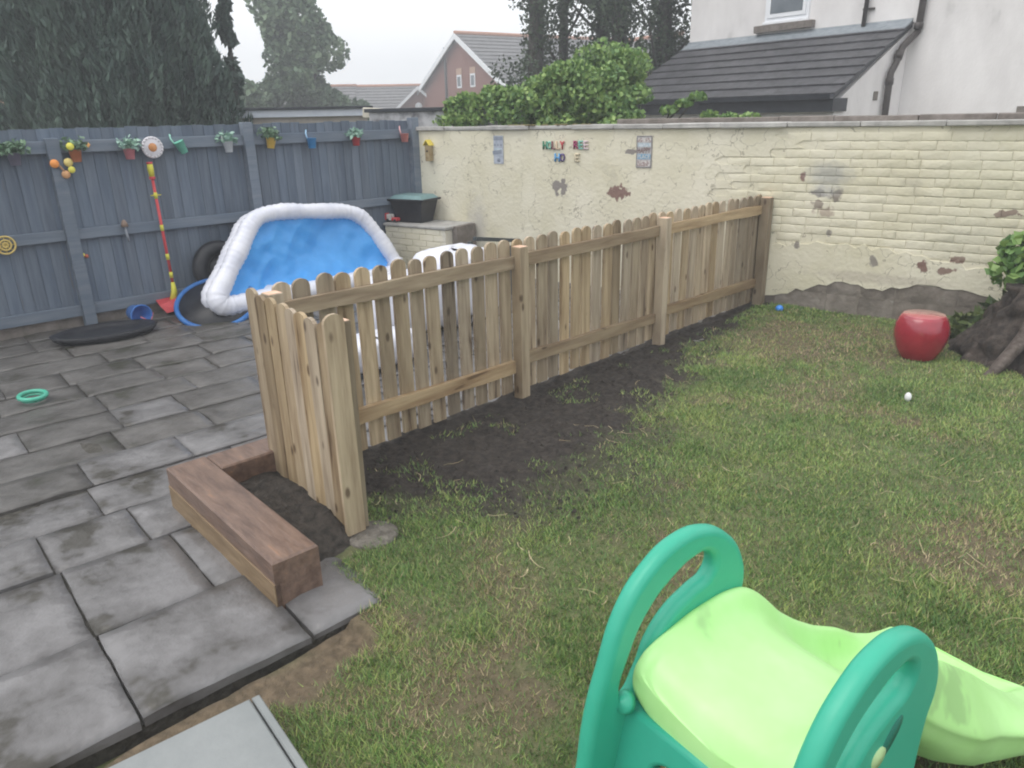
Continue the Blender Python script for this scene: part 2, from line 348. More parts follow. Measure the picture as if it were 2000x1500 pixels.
# patio: riven slabs in courses running along the garden
patio = empty('patio', (0, 0, 0), R(-4.5)); struct(patio)
MB().box(-9.5, -2.29, -2.5, 6.6, -.16, -.038).obj('joint_bed', m_joint, patio)
def slab_mesh(w, l, ed=.012):
    """riven slab with its own broken edges; w along x, l along y"""
    n, m = max(4, int(w/.06)), max(4, int(l/.06)); ox, oy = random.uniform(0, 90), random.uniform(0, 90)
    x = np.linspace(0, w, n+1); y = np.linspace(0, l, m+1); X, Y = np.meshgrid(x, y, indexing='ij')
    e = np.minimum(np.minimum(X, w-X), np.minimum(Y, l-Y))
    Z = .014*(fbm(X*5+ox, Y*5+oy, 3)-.5)+.012*np.round(2.2*fbm(X*3+ox, Y*3+oy, 2))/2.2-.008-ed*np.exp(-e/.012)
    jx = .010*(fbm(X*9+ox, Y*9+oy+50, 2)-.5)*(e < .001); jy = .010*(fbm(X*9+ox+50, Y*9+oy, 2)-.5)*(e < .001)
    X = X+jx; Y = Y+jy
    V = np.stack([X, Y, Z], -1).reshape(-1, 3).tolist(); idx = np.arange((n+1)*(m+1)).reshape(n+1, m+1)
    F = np.stack([idx[:-1, :-1], idx[1:, :-1], idx[1:, 1:], idx[:-1, 1:]], -1).reshape(-1, 4).tolist()
    ring = list(idx[:, 0])+list(idx[-1, 1:])+list(idx[-2::-1, -1])+list(idx[0, -2:0:-1]); b = len(V)
    V += [(V[i][0], V[i][1], -.04) for i in ring]; k = len(ring)
    F += [[ring[(i+1) % k], ring[i], b+i, b+(i+1) % k] for i in range(k)]
    me = bpy.data.meshes.new('paving_slab'); me.from_pydata(V, [], F); me.polygons.foreach_set('use_smooth', [True]*(len(F)-k)+[False]*k); me.update(); return me
# course edges in the patio frame (x' from the lawn towards the grey fence)
edges = [-2.275, -2.86, -3.47, -3.89, -4.28, -4.67, -5.06, -5.47, -5.86, -6.25, -6.66, -7.05, -7.46, -7.86, -8.3]
cross = {0: [.325, .94, 1.42], 1: [-.3, .32, .79, 1.5], 2: [-.05, .30, .71, 1.3, 1.9]}
for i in range(len(edges)-1):
    x1, x0 = edges[i], edges[i+1]; g = .002 if i > 2 else .0045; ed = .005 if i < 3 else .001
    if i in cross:
        cy = [-1.4, -.7]+cross[i]
        if i == 2: cy += [2.6, 3.3, 4.0, 4.7, 5.4, 6.2]
        elif i == 1: cy += []
    else:
        cy = [-1.6+random.uniform(0, .4)]
        while cy[-1] < 6.2: cy.append(cy[-1]+random.choice([.42, .55, .6, .62, .8]))
    for a, b in zip(cy[:-1], cy[1:]):
        b2 = b
        if i == 0 and a > .9: continue
        zz = -.022+random.uniform(-.004, .004)+(.022 if i == 0 else .008 if i == 1 else 0)
        link('paving_slab', slab_mesh(x1-x0-2*g, b2-a-2*g, ed), m_slab if i < 4 or (i < 7 and random.random() < .5) else m_slabd, patio, (x0+g, a+g, zz), (random.uniform(-.006, .006), random.uniform(-.006, .006), 0))
# corner slab that runs out beside the sleeper
link('paving_slab', slab_mesh(.56, .34), m_slab, patio, (edges[1]+.012, .952, .002))

# grey doorstep panel, bottom left
st = empty('doorstep', (-1.95, .78, 0), R(-7), 'flat pale grey composite doorstep with a grooved edge on the lawn', 'doorstep')
m_step = mat('grey_composite', (.21, .225, .228), (.275, .29, .292), 3, .45, .12, bumpscale=60)
MB().box(0, .62, -1.4, -.032, .0, .10, .006).obj('tread', m_step, st)
MB().box(0, .62, -.026, 0.0, .0, .098, .004).obj('nosing', m_step, st)
MB().box(.02, .6, -1.38, -.02, -.1, .001).obj('base', m_step, st)

# ------------------------------------------------------------------ sleeper bed
bed = empty('raised_bed', (-3.65, 1.19, 0), R(-3.4), 'low raised bed of reddish stained railway sleepers filled with dark soil', 'raised bed')
sb = MB().box(0, 1.2, -.002, .2, -.06, .2, .008).obj('sleeper', m_sleeper, bed)
MB().box(.0, 1.2, -.0065, .02, -.06, .1, .002).obj('unstained_face', m_sleeper_raw, sb)
MB().box(.0, .2, .204, .62, -.06, .198, .008).obj('sleeper', m_sleeper, bed)
gx, gy = np.meshgrid(np.linspace(.205, 1.16, 40), np.linspace(.205, .60, 20), indexing='ij')
link('soil_fill', grid_mesh('soil_fill', gx, gy, .085-.2*np.clip((gx-.85)/.3, 0, 1)**1.5-.15*np.clip((gy-.45)/.15, 0, 1)*(gx > .8)+.06*(fbm(gx*8, gy*8)-.5)), m_soil, bed)

# ------------------------------------------------------------------ picket fence
XF = -3.337; YA_, Y1, Y2, Y3 = 1.727, 3.494, 5.183, 6.955
pf = empty('picket_fence', (XF, YA_, 0), 0, 'new pale timber picket fence with rounded tops across the garden', 'fence')
def picket(w, h, t=.019):
    k = 7; prof = [(-w/2, 0), (w/2, 0)]+[(w/2*math.cos(a), h-w/2*.8+w/2*.8*math.sin(a)) for a in [math.pi*i/k for i in range(k+1)]]
    return MB().prism(prof, -t/2, t/2, 'x').mesh('picket')
pick = [picket(.096, 1.055), picket(.092, 1.055), picket(.098, 1.06)]
for p in pick: p.materials.append(m_wood)
y = .085
while YA_+y < Y3-.02:
    o = link('picket', random.choice(pick), None, pf, (-.062, y, .028+random.uniform(-.008, .006)), (random.uniform(-.008, .008), random.uniform(-.01, .006), random.uniform(-.03, .03)))
    y += .1225+random.uniform(-.004, .004)
o = link('picket', pick[1], None, pf, (-.062, Y3-YA_-.035, .03), (0, 0, .02))
# return pickets (towards the lawn), outer face towards the camera
for i, x in enumerate([-.105, -.005, .1, .205, .305, .40, .495, .585]):
    o = link('picket', pick[i % 3], None, pf, (x+.02, -.062-x*.07, .01+.012*(i == 0)-.012*i*.4), (random.uniform(-.01, .01), random.uniform(-.012, .012), R(90)+random.uniform(-.06, .06)))
def post(x, y, h, w=.078, rz=0):
    p = MB().box(-w/2, w/2, -w/2, w/2, -.1, h, .003).obj('post', m_wood, pf, (x, y, 0), (random.uniform(-.006, .006), random.uniform(-.006, .006), rz))
    MB().box(-w/2+.004, w/2-.004, -w/2+.004, w/2-.004, h-.002, h+.0025).obj('cut_top', m_cut, p)
post(0, 0, 1.055); post(0, Y1-YA_, 1.045); post(0, Y2-YA_, 1.05); post(.01, Y3-YA_, 1.055, .09)
post(.615, -.045, 1.03, .088)
# the picket screwed to the near face of the end post
o = link('picket', pick[2], None, pf, (.672, -.085, .018), (.004, 0, R(-3)))
def rail(ya, yb, z0, z1, x=-.032):
    n = 7; V = []; F = []; hh = .082; t = .036
    for i in range(n):
        f = i/(n-1); yy = ya+(yb-ya)*f; z = z0+(z1-z0)*f; w = random.uniform(-.006, .006); w2 = random.uniform(-.006, .006)
        V += [(x-t/2, yy, z-hh+w), (x+t/2, yy, z-hh+w), (x+t/2+w2*.3, yy, z+w2), (x-t/2, yy, z+w2)]
    for i in range(n-1):
        for k in range(4): F.append([i*4+k, i*4+(k+1) % 4, i*4+4+(k+1) % 4, i*4+4+k])
    F += [[3, 2, 1, 0], [(n-1)*4+k for k in range(4)]]
    MB().add(V, F).obj('rail', m_wood_x, pf)
w2 = .041
for a, b in ((0, Y1-YA_), (Y1-YA_, Y2-YA_), (Y2-YA_, Y3-YA_)):
    s = .05 if a == 0 else w2
    rail(a+s, b-w2, .99, .985); rail(a+s, b-w2, .3, .262)
MB().box(.05, .58, -.046, -.012, .86, .94, .003).obj('rail', m_wood_x, pf); MB().box(.05, .58, -.046, -.012, .24, .32, .003).obj('rail', m_wood_x, pf)
tag(MB().lathe([(.001, .0), (.12, .0), (.125, .02), (.11, .03), (.001, .035)], 14, cap=False).obj('post_footing', mat('rough_footing_concrete', (.10, .09, .075), (.21, .19, .165), 25, .9, .9), None, (-2.62, 1.70, -.018)), 'rough pale concrete collar at the foot of the near fence post', 'footing')

# ------------------------------------------------------------------ grey boundary fence
gf = empty('boundary_fence', (-7.908, 4.32, 0), math.atan2(1, .051), 'tall blue grey painted board fence along the far side of the patio', 'fence')
# local x along the fence, -y faces the garden
bd = [MB().prism([(0, 0), (.122, .0), (.122, .016), (0, .006)], .13, 1.825, 'z').mesh('board') for _ in range(2)]
for b in bd: b.materials.append(m_grey)
x = -4.3
while x < 1.86:
    link('board', random.choice(bd), None, gf, (x, .0, random.uniform(-.012, .006)), (0, 0, random.uniform(.03, .1)))
    x += .108+random.uniform(-.004, .004)
for za, zb in ((1.605, 1.715), (.815, .915), (.085, .19)):
    for a, b in ((-4.3, -2.205), (-2.095, -.34), (-.23, 1.845)):
        MB().box(a, b, -.055, -.008, za, zb, .004).obj('rail', m_greyr, gf)
for xx, hh in ((-2.15, 1.74), (-.285, 1.84), (1.90, 1.85), (-4.35, 1.78)):
    MB().box(-.052, .052, -.10, -.0, -.1, hh, .006).obj('post', m_greyr, gf, (xx, 0, 0))
MB().box(-4.3, 1.85, .004, .05, -.1, .12).obj('gravel_board', m_stone, gf)

# ------------------------------------------------------------------ garden wall (painted brick)
AWL = math.atan(.17)
gw = empty('garden_wall', (-3.337, 7.009, 0), AWL, 'cream painted brick wall with peeling paint and stone coping', 'wall')
YEL = (.66, .62, .47); YEL2 = (.76, .72, .59)
brown = (.24, .15, .125); greyb = (.26, .235, .215)
spots = [(-2.40, 1.08, .05, .085, greyb, .12, 1.), (-2.31, 1.06, .045, .09, greyb, .12, 1.), (-1.62, 1.03, .11, .075, brown, .12, 1.), (-1.50, 1.462, .085, .026, greyb, .06, 1.),
    (.29, 1.25, .022, .05, brown, .2, 1.), (.44, 1.11, .06, .035, (.2, .17, .15), .25, .9), (.60, 1.1, .05, .06, (.2, .17, .15), .25, .85), (.52, .94, .08, .04, (.33, .25, .2), .25, .7),
    (.52, 1.27, .17, .10, (.38, .38, .36), .5, .75), (.5, 1.13, .12, .05, (.42, .42, .41), .4, .6), (.45, 1.0, .05, .04, (.25, .2, .17), .2, .8),
    (1.95, 1.0, .085, .032, (.22, .15, .125), .06, 1.), (1.395, .507, .045, .05, brown, .12, 1.), (1.66, .585, .055, .035, brown, .1, .9), (1.60, .48, .07, .03, brown, .1, .9),
    (.306, .616, .03, .03, greyb, .15, .9), (1.0, .51, .03, .045, greyb, .2, .9), (.58, .75, .025, .025, greyb, .2, .8), (1.66, .78, .22, .12, (.55, .53, .42), .7, .6),
    (-3.55, .55, .12, .3, (.55, .53, .5), .6, .6), (1.75, 1.25, .3, .25, (.62, .6, .46), .8, .4), (1.05, .36, .5, .05, (.45, .40, .34), .4, .5)]
m_wall = mat('cream_masonry_paint', YEL, YEL2, 1.3, .75, .35, bumpscale=26, coordobj=gw, spots=spots, cracks=(5.2, .0065, .47, (.27, .24, .18)), third=(.30, (.52, .49, .385)), ramp=(.38, .62))
m_wallb = mat('cream_painted_brick', YEL, YEL2, 1.3, .7, .3, bumpscale=34, coordobj=gw, spots=spots, third=(.30, (.52, .49, .385)), ramp=(.38, .62))
m_plinth = mat('plinth_stone', (.15, .13, .112), (.27, .238, .21), 7, .85, .6, objvar=.12, coordobj=gw, third=(.72, (.3, .29, .27)))
MB().box(-4.66, 4.6, .0015, .235, -.15, 1.69).obj('core', m_wall, gw)
# bricks in stretcher bond, right part
random.seed(12)
bvar = []
for L in (.2225, .222, .2215, .110):
    def brick(L):
        n, m = 5, 3; V = []; F = []
        for i in range(n+1):
            for j in range(m+1):
                e = (i in (0, n)) or (j in (0, m))
                V.append((L*(0, .03, .33, .66, .97, 1)[i]+random.uniform(-.003, .003), -.0028+random.uniform(-.0016, .0016)+(.0022 if e else 0), .073*(0, .09, .91, 1)[j]+random.uniform(-.0028, .0028)))
        for i in range(n):
            for j in range(m): F.append([i*(m+1)+j, (i+1)*(m+1)+j, (i+1)*(m+1)+j+1, i*(m+1)+j+1])
        ring = [i*(m+1) for i in range(n+1)]+[n*(m+1)+j for j in range(1, m+1)]+[i*(m+1)+m for i in range(n-1, -1, -1)]+[j for j in range(m-1, 0, -1)]
        b = len(V); V += [(V[q][0], .01, V[q][2]) for q in ring]; k = len(ring)
        F += [[ring[i], b+i, b+(i+1) % k, ring[(i+1) % k]] for i in range(k)]
        me = MB().add(V, F, True).mesh('brick'); me.materials.append(m_wallb); return me
    bvar.append([brick(L) for _ in range(4)])
toothed = [-.1, -.25, -.1, -.3, -.45, -.15, -.5, -.3, -.48, -.2, -.46, .05, .3, .1]
course = 0; z = .575
while z < 1.62:
    x = (-.56 if course % 2 else -.44)+random.uniform(-.02, .02)
    while x < 3.9:
        if x > toothed[min(course, 13)]-.03 and not (z < .66 and x < .75 and random.random() < .6):
            half = random.random() < .06
            o = link('brick', random.choice(bvar[3] if half else bvar[random.randint(0, 2)]), None, gw, (x, 0, z+random.uniform(-.002, .002)), (random.uniform(-.012, .012), random.uniform(-.006, .006), random.uniform(-.012, .012)))
            x += .115 if half else .2265
        else: x += .2265
    z += .0765; course += 1
# render coat left of the bricks, ragged edge, and over the lower bricks
def coat(outline, name='render_coat', thick=.0065, dens=.07):
    xs_ = [p[0] for p in outline]; bm = bmesh.new()
    vs = [bm.verts.new((p[0], -thick, p[1])) for p in outline]; f = bm.faces.new(vs)
    r = bmesh.ops.extrude_face_region(bm, geom=[f]); nv = [g for g in r['geom'] if isinstance(g, bmesh.types.BMVert)]
    for v in nv: v.co.y = .01
    bmesh.ops.recalc_face_normals(bm, faces=bm.faces); bmesh.ops.triangulate(bm, faces=[q for q in bm.faces if len(q.verts) > 4])
    me = bpy.data.meshes.new(name); bm.to_mesh(me); bm.free(); return link(name, me, m_wall, gw)
edge = [(-.60, 1.688)]
random.seed(5); zc = 1.655
for c in range(14):
    xx = toothed[13-c]-.05; edge += [(xx+random.uniform(-.02, .02), zc), (xx-random.uniform(.02, .07), zc-.038), (xx+random.uniform(-.02, .02), zc-.072)]; zc -= .0765
coat([(-4.655, -.1), (-.30, -.1), (-.28, .55)]+[p for p in edge[::-1] if p[1] > .56][0:0]+sorted(edge[1:], key=lambda p: p[1])+[(-.6, 1.688), (-4.655, 1.688)])
top = []; x = -.22
while x < 3.9: top.append((x, .60+.05*math.sin(x*2.3)+random.uniform(-.025, .025)-(.04 if x > 1.7 else 0))); x += .07
bot = [(p[0], float(np.interp(p[0], [-.2, .08, .37, .7, 1.1, 1.42, 1.8, 2.2, 3.9], [.02, .085, .185, .29, .265, .333, .322, .25, .28]))+random.uniform(-.02, .02)) for p in top]
coat(bot+top[::-1], thick=.012)
MB().box(-.2, 3.6, -.0012, .01, -.1, .335).obj('plinth_mortar', m_plinth, gw)
# rough stones of the plinth
x = -.2; random.seed(21)
while x < 3.6:
    w = random.uniform(.28, .62)
    for (za, zb) in ((-.1, .17), (.175, .33)):
        if za > 0 and x < .1: continue
        b = MB(); n, m = 6, 4; V = []; F = []
        for i in range(n+1):
            for j in range(m+1):
                e = (i in (0, n)) or (j in (0, m)); V.append((x+.003+(w-.006)*i/n, -.0025-random.uniform(0, .0045)+(.003 if e else 0), za+(zb-za)*j/m+random.uniform(-.006, .006)))
        for i in range(n):
            for j in range(m): F.append([i*(m+1)+j, (i+1)*(m+1)+j, (i+1)*(m+1)+j+1, i*(m+1)+j+1])
        b.add(V, F, True).obj('plinth_stone', m_plinth, gw)
    x += w
# coping stones
cj = [-4.68, -4.0, -3.35, -2.75, -2.2, -1.68, -1.124, -.515, .109, .737, 1.406, 2.05, 2.7, 3.35, 4.0, 4.6]
for a, b in zip(cj[:-1], cj[1:]):
    MB().box(a+.004, b-.004, -.045, .17, 1.692, 1.735+random.uniform(-.004, .004), .007, .0025).obj('coping_stone', m_conc, gw, None, (random.uniform(-.012, .012), 0, 0))
x = -1.75
while x < 4.5:
    w = random.uniform(.5, .9); MB().box(x, x+w-.006, .178, .26, 1.60, 1.785+random.uniform(-.004, .004), .006, .003).obj('rear_kerb_stone', m_stone, gw); x += w
m_moss = mat('moss', (.12, .10, .04), (.2, .16, .07), 30, .95, .8, bumpscale=60)
for k in range(26):
    xx = random.uniform(-3.1, -2.0); MB().lathe([(.03, 0), (.034, .006), (.02, .013), (.002, .016)], 7, (0, 0, 0)).obj('moss_tuft', m_moss, gw, (xx, random.uniform(-.03, .1), 1.733), (0, 0, random.random()*6)).scale = (random.uniform(.7, 2.2), 1, 1)

def wp(s, z, y=0):    # a point on the wall's face
    return Vector((-3.337, 7.009, 0))+Matrix.Rotation(AWL, 3, 'Z') @ Vector((s, y, z))
def gp(s, z, y=0):    # a point on the grey fence's face
    return Vector((-7.908, 4.32, 0))+Matrix.Rotation(math.atan2(1, .051), 3, 'Z') @ Vector((s, y, z))
GRZ = math.atan2(1, .051)

# ------------------------------------------------------------------ letters and signs on the wall
def text_mesh(txt, size, depth=.004, bev=.0, align='LEFT', off=0.):
    c = bpy.data.curves.new('txt', 'FONT'); c.body = txt; c.size = size; c.extrude = depth; c.bevel_depth = bev; c.align_x = align; c.offset = off; c.resolution_u = 4
    o = bpy.data.objects.new('txt', c); COL.objects.link(o); dg = bpy.context.evaluated_depsgraph_get(); dg.update()
    me = bpy.data.meshes.new_from_object(o.evaluated_get(dg)); bpy.data.objects.remove(o); return me
def letter(ch, s, z, h, w, col, label):
    me = text_mesh(ch, 1.0, .0, 0, off=.012)
    co = np.array([v.co for v in me.vertices]); mn, mx = co.min(0), co.max(0)
    for v in me.vertices: v.co.x = (v.co.x-mn[0])/(mx[0]-mn[0])*w; v.co.y = (v.co.y-mn[1])/(mx[1]-mn[1])*h
    bm = bmesh.new(); bm.from_mesh(me); fs = list(bm.faces); r = bmesh.ops.extrude_face_region(bm, geom=fs)
    for g in r['geom']:
        if isinstance(g, bmesh.types.BMVert): g.co.z = .016
    bmesh.ops.recalc_face_normals(bm, faces=bm.faces); bm.to_mesh(me); bm.free()
    me.name = 'wall_letter'
    o = link('wall_letter', me, plain('letter_'+label.split(' letter')[0].replace(' ', '_'), col, .5))
    o.location = wp(s, z, -.011); o.rotation_euler = (R(90), random.uniform(-.02, .02), AWL); tag(o, label, 'letter', 'painted letters on the cream wall')
for ch, s, z, w, col, lb in (
    ('H', -2.578, 1.48, .056, (.04, .20, .12), 'dark green letter H starting the top row on the cream wall'),
    ('O', -2.520, 1.48, .056, (.20, .50, .40), 'mint green letter O beside the dark green H on the wall'),
    ('L', -2.462, 1.48, .052, (.20, .07, .08), 'maroon letter L in the top row, third letter from the left'),
    ('L', -2.408, 1.48, .052, (.62, .48, .34), 'pale orange letter L between the maroon L and the red Y'),
    ('Y', -2.354, 1.48, .060, (.45, .06, .07), 'red letter Y ending the first word on the wall'),
    ('R', -2.178, 1.485, .060, (.32, .05, .13), 'magenta letter R starting the second word on the wall'),
    ('E', -2.114, 1.485, .056, (.2, .5, .42), 'mint green letter E between the magenta R and the white E'),
    ('E', -2.054, 1.485, .060, (.68, .55, .58), 'pinkish white letter E ending the top row on the wall'),
    ('H', -2.422, 1.35, .066, (.10, .33, .62), 'light blue letter H in the lower row on the wall'),
    ('O', -2.354, 1.35, .064, (.09, .06, .20), 'dark purple letter O beside the light blue H'),
    ('E', -2.164, 1.352, .060, (.66, .58, .42), 'cream letter E standing alone in the lower row')):
    letter(ch, s, z, .088, w, col, lb)
def sign(s0, s1, z0, z1, label, base, name):
    r = empty('wall_sign', wp(s0, z0, -.010), AWL, label, 'sign'); w, h = s1-s0, z1-z0
    MB().box(0, w, -.006, 0, 0, h, .001).obj('plate', base, r); return r, w, h
m_tin = mat('weathered_tin', (.36, .35, .36), (.55, .54, .54), 25, .5, .1, third=(.3, (.27, .22, .21)))
m_tinb = mat('dark_tin_edge', (.14, .12, .115), (.22, .2, .19), 30, .5)
m_txt = plain('sign_print_brown', (.17, .10, .09)); m_txtb = plain('sign_print_blue', (.2, .36, .5)); m_pale = plain('sign_print_pale', (.6, .58, .56))
m_mott = mat('worn_print', (.3, .2, .19), (.62, .6, .58), 55, .6, ramp=(.42, .58)); m_mottb = mat('worn_blue_print', (.38, .48, .54), (.6, .64, .68), 45, .6, ramp=(.4, .6))
r, w, h = sign(-1.421, -1.243, 1.30, 1.622, 'tall tin sign reading HAPPY PLACE on the cream wall', m_tin, 'a')
def band(r, x0, x1, z0, z1, m, nm): MB().box(x0, x1, -.0085, -.0055, z0, z1).obj(nm, m, r)
for zz in (.004, h-.010): band(r, .004, w-.004, zz, zz+.006, m_tinb, 'border')
for xx in (.0035, w-.0085): MB().box(xx, xx+.005, -.0083, -.0055, .012, h-.012).obj('border', m_tinb, r)
band(r, .016, w-.016, .26, .30, m_mott, 'worn_lettering'); band(r, .016, w-.016, .212, .25, m_mottb, 'worn_lettering')
band(r, .016, w-.016, .018, .075, m_mott, 'worn_lettering')
def word(r, t, x0, x1, z0, z1, m, y=-.010):
    me = text_mesh(t, 1, 0, 0, off=.008); co = np.array([v.co for v in me.vertices]); mn, mx = co.min(0), co.max(0)
    for v in me.vertices: v.co = (x0+(v.co.x-mn[0])/(mx[0]-mn[0])*(x1-x0), y, z0+(v.co.y-mn[1])/(mx[1]-mn[1])*(z1-z0))
    link('lettering', me, m, r)
word(r, 'HAPPY', .016, w-.016, .148, .206, m_txt); band(r, .014, w-.014, .088, .140, m_txtb, 'blue_band'); word(r, 'PLACE', .022, w-.022, .096, .133, m_pale, -.0105)
m_sblue = mat('faded_blue_sign', (.33, .37, .44), (.48, .51, .58), 18, .5)
m_sdark = mat('faded_dark_blue_print', (.2, .23, .28), (.3, .33, .4), 30, .5)
r, w, h = sign(-3.27, -3.132, 1.312, 1.628, 'narrow faded blue sign with illegible print on the cream wall', m_sblue, 'b')
band(r, .006, w-.006, .265, .305, m_sdark, 'print'); 
for xx in (.012, .055, .1): band(r, xx, xx+.022, .20, .226, m_sdark, 'print')
b = MB().box(.004, w-.004, -.0085, -.0055, .10, .145); o = b.obj('print', m_sdark, r, None, (0, R(-7), 0)); o.location = (0, 0, .0)
MB().lathe([(.001, 0), (.024, 0), (.024, .003), (.001, .003)], 14, cap=False).obj('print', m_sdark, r, (w/2+.005, -.0055, .045), (R(90), 0, 0))
band(r, .02, w-.02, .155, .178, m_mottb, 'print')
# bird box
bb = empty('bird_box', wp(-4.245, 1.33, -.012), AWL, 'small weathered bird box with a yellow roof on the cream wall', 'bird box')
m_bbw = mat('bird_box_wood', (.3, .22, .12), (.4, .32, .19), 20, .7, .2)
MB().box(-.035, .035, -.075, 0, 0, .19, .003).obj('body', m_bbw, bb)
MB().prism([(-.05, .185), (.0, .245), (.05, .185), (.05, .195), (0, .257), (-.05, .195)], -.095, .002).obj('roof', plain('bird_box_yellow', (.72, .58, .1)), bb)
MB().lathe([(.001, 0), (.013, 0), (.013, .004), (.001, .004)], 12, cap=False).obj('entrance_hole', m_black, bb, (0, -.0748, .12), (R(90), 0, 0))
MB().tube([(0, -.075, .05), (0, -.11, .05)], .005, 6).obj('perch', m_bbw, bb)

# ------------------------------------------------------------------ leaves
def leaf_quads(C, size, aspect=1.6, upb=None, fold=.0):
    n = len(C); a = np.random.randn(n, 3)
    if upb is not None: a = a+np.array(upb)
    a /= np.linalg.norm(a, axis=1)[:, None]+1e-9; b = np.cross(a, np.random.randn(n, 3)); b /= np.linalg.norm(b, axis=1)[:, None]+1e-9
    s = size*(.6+.8*np.random.rand(n))[:, None]
    V = np.zeros((n, 4, 3)); V[:, 0] = C-a*s*aspect*.5; V[:, 1] = C+b*s*.5; V[:, 2] = C+a*s*aspect*.5; V[:, 3] = C-b*s*.5
    return V
def blob_points(centers, radii, n, shell=.5):
    i = np.random.randint(0, len(centers), n); d = np.random.randn(n, 3); d /= np.linalg.norm(d, axis=1)[:, None]
    r = (shell+(1-shell)*np.random.rand(n))**.6
    return centers[i]+d*r[:, None]*radii[i]
def tree(name, base, trunk, limbs, cen, rad, nleaf, size, lm, label, cat='tree', group=None, aspect=1.6, bark=None, shell=.45):
    t = empty(name, base, 0, label, cat, group); b = MB()
    for pts, rr in trunk: b.tube(pts, rr, 8)
    for pts, rr in limbs: b.tube(pts, rr, 6)
    if trunk or limbs: b.obj('trunk', bark or m_bark, t)
    link('crown', fast_mesh('crown', leaf_quads(blob_points(np.array(cen, float), np.array(rad, float), nleaf, shell), size, aspect), 4), lm, t)
    return t
def clumps(c, r, n, cr, zflat=1.):
    c = np.array(c, float); P = np.random.randn(n, 3); P /= np.linalg.norm(P, axis=1)[:, None]; P *= (np.random.rand(n)**.45)[:, None]*np.array(r)
    return c+P, np.stack([cr*(.6+.8*np.random.rand(n))]*3, -1)*np.array((1, 1, zflat))

# ------------------------------------------------------------------ hanging pots on the grey fence
def pot(s, z, col, cname, plant, label, tilt=0., r=.05, h=.105, handle=None, leafn=120, leafm=None, name='hanging_pot'):
    e = empty(name, gp(s, z-h/2, -.11), GRZ, label, 'plant pot', 'small pots hung on the grey fence'); e.rotation_euler = (0, tilt, GRZ)
    b = MB().lathe([(.001, 0), (r*.72, 0), (r, h), (r*1.06, h), (r*1.06, h-.012), (r*.97, h-.012)][:4]+[(r*.92, h), (r*.8, h-.02), (.001, h-.02)], 18, cap=False)
    b.obj('pot', plain('pot_'+cname, col, .5), e)
    hb = MB().tube([(-r*.9, .0, h-.01), (-r*.95, .02, h+.05), (-r*.5, .055, h+.085), (-r*.3, .075, h+.07)] if handle else [(0, r, h-.01), (0, r+.015, h+.035), (0, r+.045, h+.03)], .007 if handle else .004, 6)
    hb.obj('hook', plain('hook_'+cname, handle or col, .5), e)
    if plant:
        C = np.random.randn(leafn, 3)*np.array((r*.85, r*.7, .028))+np.array((0, 0, h+.035))
        C[:, 2] = np.maximum(C[:, 2], h-.005)
        link('plant', fast_mesh('plant', leaf_quads(C, .03, 1.9), 4), leafm or m_potleaf, e)
    return e
m_pale_leaf = mat('pale_pot_leaf', (.22, .38, .3), (.33, .5, .42), 30, .5, island=.3)
pot(-2.475, 1.575, (.17, .16, .22), 'mauve', True, 'mauve grey pot with spreading green plant at the left end of the fence', r=.056, h=.11, leafn=260)
pot(-1.985, 1.58, (.52, .17, .07), 'terracotta', True, 'terracotta pot with blue green plant and yellow flower on the fence', r=.055, h=.11)
pot(-1.515, 1.575, (.62, .22, .25), 'pink', True, 'rose pink pot with pale plant hung left of the daisy plaque', r=.053, h=.10, leafm=m_pale_leaf)
pot(-.99, 1.62, (.18, .55, .42), 'mint', False, 'tilted empty mint green pot with a long handle right of the daisy plaque', tilt=-.4, r=.05, h=.12, handle=(.3, .6, .5))
pot(-.53, 1.60, (.62, .66, .7), 'white', True, 'white pot with small green plant and a white handle', r=.05, h=.11, handle=(.7, .72, .72), leafm=m_pale_leaf)
pot(-.06, 1.62, (.66, .44, .08), 'yellow', True, 'mustard yellow pot with bushy green plant on the fence', tilt=.15, r=.053, h=.11, leafn=240)
pot(.44, 1.60, (.05, .27, .60), 'blue', False, 'bright blue bucket with raised pale blue handle on the fence', r=.055, h=.11, handle=(.35, .55, .75))
pot(1.02, 1.60, (.48, .05, .06), 'red', True, 'red pot with pale curly plant on the fence', r=.053, h=.10, leafm=m_pale_leaf)
pot(1.72, 1.615, (.66, .25, .24), 'salmon', False, 'salmon pink bucket with raised handle by the corner post', r=.055, h=.10, handle=(.75, .4, .4))
fl = tag(MB().lathe([(.001, -.006), (.03, -.004), (.034, 0), (.03, .006), (.001, .012)], 12, cap=False).obj('yellow_flower', plain('flower_yellow', (.75, .7, .1)), None, gp(-2.03, 1.665, -.17), (R(90), 0, GRZ)), 'round yellow flower ornament above the terracotta pot', 'ornament')
tag(MB().lathe([(.001, -.004), (.03, 0), (.022, .008), (.001, .012)], 5, cap=False).obj('orange_flower', plain('flower_orange', (.8, .4, .12)), None, gp(-1.87, 1.672, -.10), (R(80), 0, GRZ)), 'small orange and yellow flower at the right of the terracotta pot', 'ornament')
bf = empty('butterfly_ornament', gp(-2.115, 1.46, -.115), GRZ, 'orange and yellow butterfly ornament on the leaning fence post', 'ornament')
for k, (dx, dz, rr, c) in enumerate(((-.06, .06, .04, (.85, .32, .08)), (.055, .065, .04, (.72, .58, .2)), (.07, -.0, .032, (.75, .7, .1)), (.015, -.04, .038, (.6, .32, .15)))):
    MB().lathe([(.001, 0), (rr, 0), (rr*.9, .012), (.001, .016)], 12, cap=False).obj('wing', plain('wing%d' % k, c), bf, (dx, 0, dz), (R(90), 0, 0))
MB().tube([(-.03, -.005, .05), (.03, -.005, -.05)], .009, 6).obj('body', plain('butterfly_body', (.3, .16, .08)), bf)
